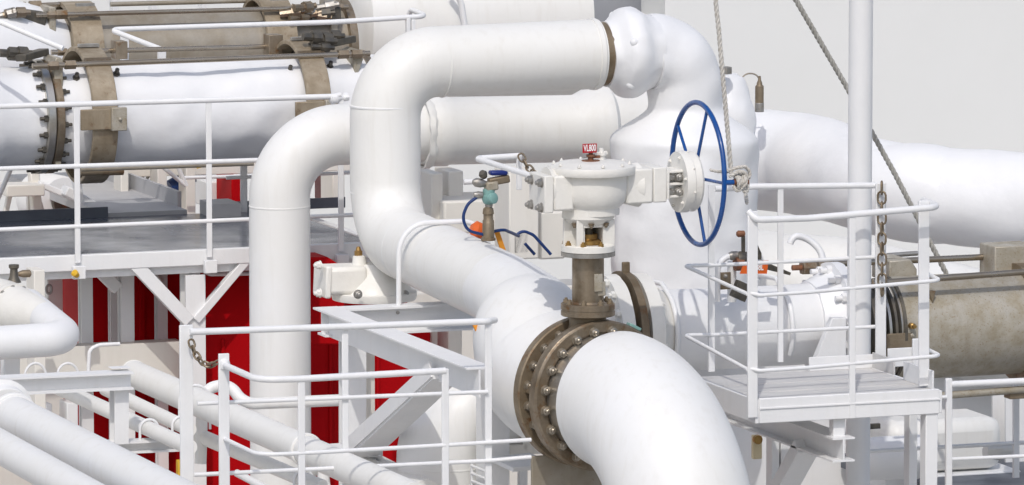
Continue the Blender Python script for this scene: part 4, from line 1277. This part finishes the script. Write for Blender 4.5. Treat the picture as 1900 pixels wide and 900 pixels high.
# platform railing
pr = thing('guard_rail', 'white tubular guard rail caging the small right platform', 'railing', V(((fl0.x + px1) / 2, yp0, zp)))
ztop = P(1395, 404, yp0).z
yf_ = yp0 - .02
put('post', MB().bar(P(1396, 392, yf_), P(1396, 775, yf_), L(20), .02), RAILW, pr, bevel=.004)
put('post', MB().bar(P(1714, 372, yp0 + .12), P(1714, 716, yp0 + .12), L(21), .022), RAILW, pr, bevel=.004)
put('post', MB().bar(P(1581, 400, yf_), P(1581, 776, yf_), L(12), .02), RAILW, pr, bevel=.003)
yb2 = yp1 + .02
put('post', MB().bar(P(1448, 345, yb2), P(1448, 672, yb2), L(11), .02), RAILW, pr, bevel=.003)
put('post', MB().bar(P(1320, 342, yb2), P(1320, 690, yb2), L(13), .02), RAILW, pr, bevel=.003)
put('post', MB().bar(P(1634, 340, yb2 - .05), P(1634, 690, yb2 - .05), L(21), .022), RAILW, pr, bevel=.004)
put('top_rail', MB().tube([P(1388, 392, yf_ + .01), P(1404, 408, yf_ - .03), P(1500, 405, yf_), P(1742, 384, yf_), P(1712, 371, yf_ + .35), P(1712, 385, yf_ + .36)], L(6.4), 14, R=[.06, .1, .09, .05], nf=8), RAILW, pr)
put('top_rail', MB().tube([P(1326, 350, yb2), P(1345, 350, yb2), P(1400, 346, yb2), P(1626, 344, yb2)], L(6), 14), RAILW, pr)
for vf, vb_, vs, loop in ((546, 493, 480, True), (686, 622, 610, True)):
    put('mid_rail', MB().tube([P(1392, vf - 2, yf_), P(1410, vf + 2, yf_ - .02), P(1500, vf - 4, yf_), P(1745, vf - 26, yf_), P(1716, vf - 40, yf_ + .35)], L(3.8), 10, R=[.05, 0, .07], nf=8), RAILW, pr)
    put('mid_rail', MB().tube([P(1388, vf, yf_), P(1270, vb_, yb2 - .03), P(1330, vb_ - 1, yb2), P(1625, vb_ - 16, yb2)], L(3.8), 10, R=[.05, 0], nf=8), RAILW, pr)
chain('rusty chain hanging straight down the front of the back corner post', [P(1636, 338, yb2 - .09), P(1637, 555, yb2 - .09)], .082, .0072, CHAINM)
# red tag valve behind the left post
yv = .95
sv = thing('lever_valve', 'small dark lever valve with orange tag behind the platform post', 'valve', P(1385, 530, yv))
put('lever', MB().bar(P(1379, 438, yv), P(1379, 482, yv), L(6), .02), DARKST, sv)
put('lever_cap', MB().lathe([(-.01, .015), (.0, .022), (.04, .02), (.045, .01)], P(1370, 434, yv), XA, 14), RUSTY, sv)
put('body_disc', MB().lathe([(0, .01), (0, .05), (.03, .055), (.05, .05), (.09, .05)], P(1366, 482, yv), XA, 24), DARKST, sv)
put('red_hub', MB().lathe([(0, .01), (0, .045), (.05, .045)], P(1364, 490, yv - .02), XA, 20), RUSTY, sv)
put('silver_cap', MB().lathe([(0, .02), (.02, .03), (.06, .03)], P(1352, 475, yv), XA, 14), SILVER, sv)
tgp = put('orange_tag', MB().prism([P(1381, 487, yv - .12), P(1426, 483, yv - .12), P(1423, 508, yv - .12), P(1373, 508, yv - .12)], (0, .006, 0)), ORANGE, sv)
text_part(tgp, '188L', P(1407, 496, yv - .1235), L(19), .55, LETTER, shear=.12)
put('blade', MB().prism([P(1425, 488, yv), P(1468, 506, yv), P(1466, 511, yv), P(1425, 501, yv)], (0, .05, 0)), DARKST, sv)
put('grey_lever', MB().prism([P(1402, 450, yv + .03), P(1404, 450, yv + .03), P(1413, 470, yv + .03), P(1413, 482, yv + .03), P(1402, 482, yv + .03)], (0, .02, 0)), DARKST, sv)
put('mount_plate', MB().box(P(1334, 506, yv), P(1354, 536, yv + .02)), STEEL, sv, bevel=.003)
bolt(sv, P(1346, 512, yv), -YA, .014, SILVER)
put('terminal_box', MB().bar(P(1362, 534, yv - .1), P(1386, 545, yv - .1), L(34), .06, V((.2, 0, 1))), DARKST, sv, bevel=.004)
put('riser', MB().cyl(P(1358, 485, yv + .05), P(1358, 560, yv + .05), .03, 14), WHITE, sv)
put('riser_guard', MB().tube([P(1331, 560, yv), P(1331, 480, yv), P(1362, 474, yv)], .02, 10, R=.1), RAILW, sv)

# ================================================================== RIGHT MANIFOLD
YR = 1.35
cx = P(1400, 606, YR)
def mr(u):
    return at_u(cx, u)
rx = L(77, YR)
xp = thing('manifold_pipe', 'white manifold pipe behind the right platform rails with bolted flange and brown ring', 'pipe', mr(1400) - ZA * .3)
put('pipe_run', MB().tube([mr(1100), mr(1640)], rx, 64, step=.06, lump=.006, lf=3), WHITE, xp)
rs = L(112, YR)
fw_ = put('flange', MB().lathe([(0, .1), (0, rs), (.09, rs), (.09, .1)], mr(1118), XA, 64, closed=True, lump=.006, lf=10), CAST, xp)
bolt_circle(fw_, mr(1118), -XA, rs * .93, 16, .03, CAST, .3)
put('ring_spacer', MB().lathe([(0, .1), (0, L(121)), (.05, L(121)), (.05, .1)], mr(1151), XA, 72, closed=True), BROWN, xp)
put('ring_tab', MB().bar(mr(1151) + V((.025, -.03, L(119))), mr(1151) + V((.025, -.03, L(140))), .05, .03, XA), BROWN, xp, bevel=.006)
fw_ = put('flange', MB().lathe([(0, .1), (0, rs), (.09, rs), (.13, rx + .04), (.2, rx), (.2, .1)], mr(1172), XA, 64, closed=True), CAST, xp)
bolt_circle(fw_, mr(1172) + XA * .09, XA, rs * .9, 16, .022, CAST, .3)
for u in (1228, 1440):
    c_ = mr(u)
    pts = [c_ + V((0, .30, rx + .00)), c_ + V((0, .30, rx + .03)), c_ + V((0, .0, rx + .045)), c_ + V((0, -.12, rx + .02))]
    arc = [c_ + V((0, -cos(a_) * (rx + .02), sin(a_) * (rx + .02))) for a_ in [radians(g) for g in range(62, -40, -8)]]
    put('pipe_hoop', MB().tube(pts[:3] + arc, .017, 12), RAILW, xp)
wf = put('end_flange', MB().lathe([(0, .1), (0, rx + .02), (.14, rx + .08), (.15, rx + .13), (.22, rx + .13), (.23, .1)], mr(1500), XA, 64, closed=True, lump=.012, lf=9), LUMPY, xp)
bolt_circle(wf, mr(1500) + XA * .15, -XA, rx + .085, 14, .034, WHITE, .35, 'stud')
put('support_gusset', MB().prism([P(1508, 680, YR - .42), P(1570, 680, YR - .42), P(1570, 590, YR - .42), P(1545, 590, YR - .42)], (0, .06, 0)), WHITE, xp, bevel=.004)
YQ = YR
rm = thing('manifold', 'stained tan steel manifold barrel at the right edge with tie rods', 'manifold', mr(1790) - ZA * .4)
rq = L(99, YR)
cq = P(1760, 604, YR)
def mq(u):
    return at_u(cq, u)
put('barrel', MB().tube([mq(1641), mq(1990)], rq, 72), TAN, rm)
put('gasket_flange', MB().lathe([(0, .1), (0, rq + .02), (.04, rq + .02), (.04, .1)], mq(1584), XA, 64, closed=True), DARKST, rm)
for k in range(4):
    put('bellows_ring', MB().lathe([(0, .1), (0, rq - .04), (.01, rq - .005), (.028, rq - .005), (.038, rq - .04), (.038, .1)], mq(1600) + XA * .043 * k, XA, 72, closed=True), (DARKST, BRIGHT, DARKST, BRIGHT)[k], rm)
put('stiffener', MB().lathe([(0, rq - .02), (0, rq + .012), (.02, rq + .012), (.02, rq - .02)], mq(1640), XA, 72, closed=True), DARKST, rm)
ob = MB().prism([P(1650, 524, 1.5), P(1702, 522, 1.5), P(1702, 500, 1.5), P(1690, 481, 1.5), P(1650, 484, 1.5)], (0, .3, 0))
put('clamp_box', ob, TAN, rm, bevel=.01)
put('clamp_bar', MB().tube([P(1646, 474, 1.85), P(1702, 470, 1.85)], L(5), 12), SILVER, rm)
yz = YR - rq * .9
rod(rm, P(1600, 527, yz), P(1990, 498, yz), L(6.4), STEEL, [(.02, .035)])
rod(rm, P(1470, 497, 1.55), P(1560, 493, 1.55), L(5.5), RUSTY, [(.35, .05), (.48, .042), (.62, .05)])
rod(rm, P(1540, 490, 1.6), P(1846, 476, 1.6), L(6.4), STEEL)
put('anchor_block', MB().box(P(1846, 458, 1.4), P(1892, 520, 1.65)), TAN, rm, bevel=.008)
rod(rm, P(1862, 459, 1.9), P(1990, 452, 1.9), L(7), RUSTY)
put('back_block', MB().box(P(1880, 470, 1.9), P(1960, 540, 2.1)), DARKST, rm)
put('clamp_band', MB().lathe([(0, rq), (0, rq + .05), (.25, rq + .05), (.25, rq)], mq(1882), XA, 64, closed=True), BROWN, rm)
bolt(rm, P(1692, 622, YR - rq - .0), -YA, .02, TAN)
put('small_stud', MB().lathe([(0, .02), (.04, .02), (.045, .012), (.07, .012)], P(1690, 604, YR - rq), -YA, 10), BRASS, rm)
put('side_plate', MB().box(P(1646, 620, YR - rq - .01), P(1690, 668, YR - rq + .01)), BROWN, rm, bevel=.004)
put('wedge', MB().prism([P(1724, 540, YR - rq + .05), P(1736, 540, YR - rq + .05), P(1731, 562, YR - rq + .05)], (0, .06, 0)), BROWN, rm)
put('bottom_rod', MB().tube([P(1640, 742, YR - .1), P(1990, 716, YR - .1)], L(7.5), 14), TAN, rm)
put('bottom_bracket', MB().bar(P(1868, 733, YR - .05), P(1990, 726, YR - .05), .1, L(14), YA), BROWN, rm, bevel=.006)
put('valve_handle', MB().bar(P(1604, 792, YR), P(1632, 790, YR), .03, L(10), YA), DARKST, rm)
single('hose', 'white hose curving over the cream pipe left of the mast', 'hose', MB().tube([P(1466, 452, 2.6), P(1473, 436, 2.6), P(1500, 443, 2.6), P(1523, 464, 2.55), P(1530, 500, 2.5)], L(6.5, 2.5), 12, R=[.05, .2, .15]), WHITE)
# low rail right of platform
lr = thing('guard_rail', 'low white guard rail at the lower right corner beside the platform', 'railing', P(1760, 900, -.2))
put('post', MB().bar(P(1760, 702, -.2), P(1760, 1000, -.2), L(13), .03), RAILW, lr, bevel=.006)
put('top_rail', MB().tube([P(1764, 713, -.2), P(1990, 703, -.2)], L(6.2), 14), RAILW, lr)
put('mid_rail', MB().tube([P(1764, 852, -.2), P(1990, 842, -.2)], L(3.6), 10), RAILW, lr)
put('connector', MB().cyl(P(1728, 737, -.22), P(1756, 737, -.22), .013, 10), RAILW, lr)
put('connector', MB().lathe([(0, .02), (.03, .03), (.05, .02)], P(1724, 737, -.24), XA, 12), RAILW, lr)
bl = thing('guard_rail', 'grey shaded guard rail standing deeper at the lower right', 'railing', P(1885, 870, 2.0))
put('post', MB().bar(P(1885, 690, 2.0), P(1885, 886, 2.0), L(11, 2), .03), RAILW, bl)
put('rail', MB().tube([P(1600, 838, 2.0), P(1990, 816, 2.0)], L(4, 2), 10), RAILW, bl)
# lower right setting
zl = P(1700, 876, 3.4).z
struct('lower_deck', MB().box((P(1560, 876, 4.35).x, -2, zl - .1), (P(2100, 876, 2.0).x, 4.35, zl)), DARKG)
single('lower_bulkhead', 'white shaded bulkhead behind the lower right rails', 'wall', MB().box((P(1240, 740, 4.4).x, 4.4, ZD), (P(2150, 740, 4.4).x, 4.6, P(1700, 650, 4.4).z)), WHITE)
cm = thing('covered_pump', 'cream canvas covered lump low at the right behind the rails', 'cover', P(1780, 850, 3.3))
def lumpbox(u0, v0, u1, v1, y, r, amp=.03):
    a, c = P(u0, v0, y), P(u1, v1, y)
    b = MB().tube([V((a.x, y, (a.z + c.z) / 2)), V((c.x, y, (a.z + c.z) / 2))], [(0, abs(a.z - c.z) * .4), (.08, abs(a.z - c.z) * .5), (.85, abs(a.z - c.z) * .52), (1, abs(a.z - c.z) * .3)], 40, lump=amp, lf=4, step=.05)
    return b
a, c = P(1650, 786, 3.2), P(1864, 872, 3.2)
put('cover', MB().box((a.x, 3.2, c.z), (c.x, 3.75, a.z)), CREAM, cm, bevel=.09)
put('base_skid', MB().box((a.x - .05, 3.15, c.z - .1), (c.x + .1, 3.8, c.z - .002)), WHITE, cm, bevel=.006)
c3 = thing('covered_valve', 'low white rounded cover resting on the dark lower deck', 'cover', P(1660, 870, 3.2))
put('cover', lumpbox(1596, 812, 1726, 884, 2.95, .1, .012), LUMPY, c3)
wc = thing('white_column', 'white square column at the right edge under the manifold', 'column', P(1880, 860, 3.4))
put('column', MB().ibeam(P(1882, 728, 3.7), P(1882, 900, 3.7), .24, .24, .02, .02), WHITE, wc)
put('nozzle_cluster', MB().lathe([(0, .05), (.1, .06), (.12, .05), (.2, .05), (.24, .03)], P(1828, 838, 2.2), XA, 16, lump=.015, lf=20), CAST, wc)
ys_ = thing('yellow_unit', 'small pale yellow box with round lock beside the front elbow under the platform', 'box', P(1406, 850, 1.2))
put('box', MB().box(P(1398, 808, 1.3), P(1410, 850, 1.34)), PALEY, ys_, bevel=.006)
put('lock', MB().lathe([(0, .01), (0, .03), (.03, .03)], P(1404, 815, 1.29), -YA, 16), BRASS, ys_)

# ================================================================== BACKGROUND BEHIND THE VALVE (centre)
GC_ = 'pale posts behind the sloping pipe'
for (u0, v0, u1, v1, y, lab) in ((800, 322, 822, 424, 4.5, 'narrow pale post right of the loop riser'), (832, 318, 860, 384, 4.7, 'pale post behind the blue hose'),
                                  (945, 318, 1000, 480, 3.2, 'broad pale post left of the gearbox')):
    pbox('pale_post', lab, 'post', u0, v0, u1, v1, y, .3, CREAMW, .01, GC_)
pbox('equipment_cabinet', 'low cream cabinet behind the brown level transmitter', 'cabinet', 824, 374, 946, 430, 4.4, .5, CREAMW, .015)
pbox('equipment_cabinet', 'cream cabinet just left of the yoke under the gearbox', 'cabinet', 1002, 394, 1050, 480, 3.4, .5, CREAMW, .015)
pbox('grey_box', 'upright grey box between the blue hoses', 'box', 953, 432, 981, 470, 3.2, .12, GREYB, .008)
pbox('dark_duct', 'dark narrow duct beside the riser of the pipe loop', 'duct', 786, 332, 800, 404, 6.9, .3, DARKST, .01)
single('slim_pipe', 'thin white pipe level behind the teal transmitter head', 'pipe', MB().tube([P(860, 338, 6.9), P(945, 334, 6.9)], .02, 12), RAILW)
hx = thing('handrail', 'white bent handrail end with post behind the gearbox', 'railing', P(962, 345, 1.5))
put('rail', MB().tube([P(966, 289, 1.5), P(884, 294, 1.5), P(1000, 331, .45)], L(5.5, 2), 14, R=.04), RAILW, hx)
put('post', MB().bar(P(963, 285, 1.5), P(963, 352, 1.5), L(9, 2), .03), RAILW, hx, bevel=.004)
chain('thin rusty chain drooping from the handrail end to the gearbox plate', [P(965, 287, 1.45), P(976, 305, 1.4), P(988, 319, 1.35), P(1002, 328, 1.3), P(1012, 330, 1.28)], .062, .0065, CHAINM)
lt = thing('level_transmitter', 'brown stem transmitter with teal head and blue handle on the sloping pipe', 'transmitter', P(906, 448, 2.15))
yt_ = 2.15
def tt(u, v, dy=0):
    return P(u, v, yt_ + dy)
put('stem', MB().lathe([(0, .048), (.015, .048), (.02, .04), (.13, .038), (.14, .032), (.17, .032), (.175, .038), (.21, .034), (.22, .02), (.25, .016)], tt(906, 446), ZA, 20), BROWN, lt)
put('fitting', MB().lathe([(0, .02), (.015, .026), (.04, .026), (.045, .018), (.09, .018)], tt(907, 386), ZA, 12), SILVER, lt)
put('head', MB().lathe([(0, .02), (.01, .035), (.03, .044), (.06, .048), (.065, .04), (.10, .04), (.11, .024)], tt(907, 380), ZA, 24), TEAL, lt)
put('head_cap', MB().lathe([(0, .036), (.03, .036), (.035, .026)], tt(911, 368, -.025), V((.4, -1, .1)), 20), TEAL, lt)
put('cross_body', MB().bar(tt(906, 338), tt(944, 331), .06, .05, YA), BROWN, lt, bevel=.01)
put('manifold_block', MB().bar(tt(900, 346), tt(922, 343), .08, .06, YA), TAN, lt, bevel=.012)
put('blue_handle', MB().bar(tt(908, 321), tt(940, 320), .07, L(9, 2), YA), mat('navy_plastic', (.006, .02, .16), None, .4), lt, bevel=.012)
put('valve_knob', MB().lathe([(0, .02), (.03, .03), (.05, .02)], tt(899, 328), V((-.5, -.5, .6)), 12), DARKST, lt)
put('valve_knob', MB().lathe([(-.04, .015), (0, .03), (.04, .03), (.06, .015)], tt(893, 340), V((-1, 0, .2)), 12), SILVER, lt)
put('gland', MB().lathe([(0, .02), (.03, .025), (.06, .015)], tt(895, 362), V((-1, 0, .1)), 12), SILVER, lt)
put('blue_lead', MB().tube([tt(889, 363), tt(868, 378), tt(858, 402), tt(866, 428), tt(900, 436)], L(3, 2), 10, R=[.1, .1, .1]), BLUEH, lt)
single('blue_hose', 'blue hose looping from the transmitter over to the grey box', 'hose', MB().tube([tt(905, 431, .1), tt(935, 426, .1), tt(954, 434, .3), tt(962, 438, .4)], L(3, 2), 10, R=.08), BLUEH)
single('blue_hose', 'blue hose arching right of the grey box down behind the pipe', 'hose', MB().tube([tt(958, 438, .5), tt(966, 426, .5), tt(990, 436, .5), tt(1022, 472, .5)], L(3, 2), 10, R=.1), BLUEH)
single('blue_hose', 'short blue hose under the grey box corner', 'hose', MB().tube([tt(974, 452, .6), tt(992, 472, .6)], L(3, 2), 10), BLUEH)
single('amber_strap', 'amber strap beside the brown transmitter stem', 'strap', MB().bar(tt(921, 428, .15), tt(934, 466, .15), L(10), .012), ORY)
single('orange_float', 'orange cover piece left of the transmitter stem behind the pipe', 'cover', MB().lathe([(0, .03), (.03, .06), (.1, .05), (.12, .02)], tt(874, 424, .5), V((1, 0, -.3)), 14), ORANGE)
single('amber_strap', 'amber strap hanging behind the rail end at the tee', 'strap', MB().prism([P(877, 602, .9), P(889, 600, .9), P(888, 624, .9)], (0, .02, 0)), ORY)
pbox('cream_column', 'cream column behind the cantilever beam right of the red housing', 'column', 832, 596, 858, 720, 6.2, .25, CREAMW, .01)
pbox('grey_column', 'shaded pale column at the right end of the red housing', 'column', 800, 590, 832, 800, 6.6, .3, CREAMW, .01)
pbox('white_column', 'tall white shaded column under the tee behind the rails', 'column', 907, 700, 946, 1000, 1.3, .25, WHITE, .006)
ld = thing('small_ladder', 'tiny white ladder at the foot of the drop pipe', 'ladder', P(886, 900, 1.5))
put('stile', MB().bar(P(875, 858, 1.5), P(875, 960, 1.5), .012, .02), RAILW, ld)
for v in (868, 882, 896):
    put('rung', MB().cyl(P(875, v - 4, 1.5), P(900, v + 6, 1.3), .009, 8), RAILW, ld)
pf = thing('equipment_stand', 'little white welded frame left of the drip plate', 'frame', P(965, 900, 1.6))
put('bar', MB().box(P(946, 826, 1.6), P(985, 834, 1.8)), CREAMW, pf, bevel=.004)
put('upright', MB().box(P(970, 790, 1.6), P(978, 860, 1.7)), CREAMW, pf, bevel=.004)
put('seat', MB().bar(P(946, 848, 1.3), P(990, 868, 1.0), .3, .03), WHITE, pf, bevel=.004)
put('leg', MB().box(P(965, 868, 1.6), P(974, 960, 1.65)), WHITE, pf)
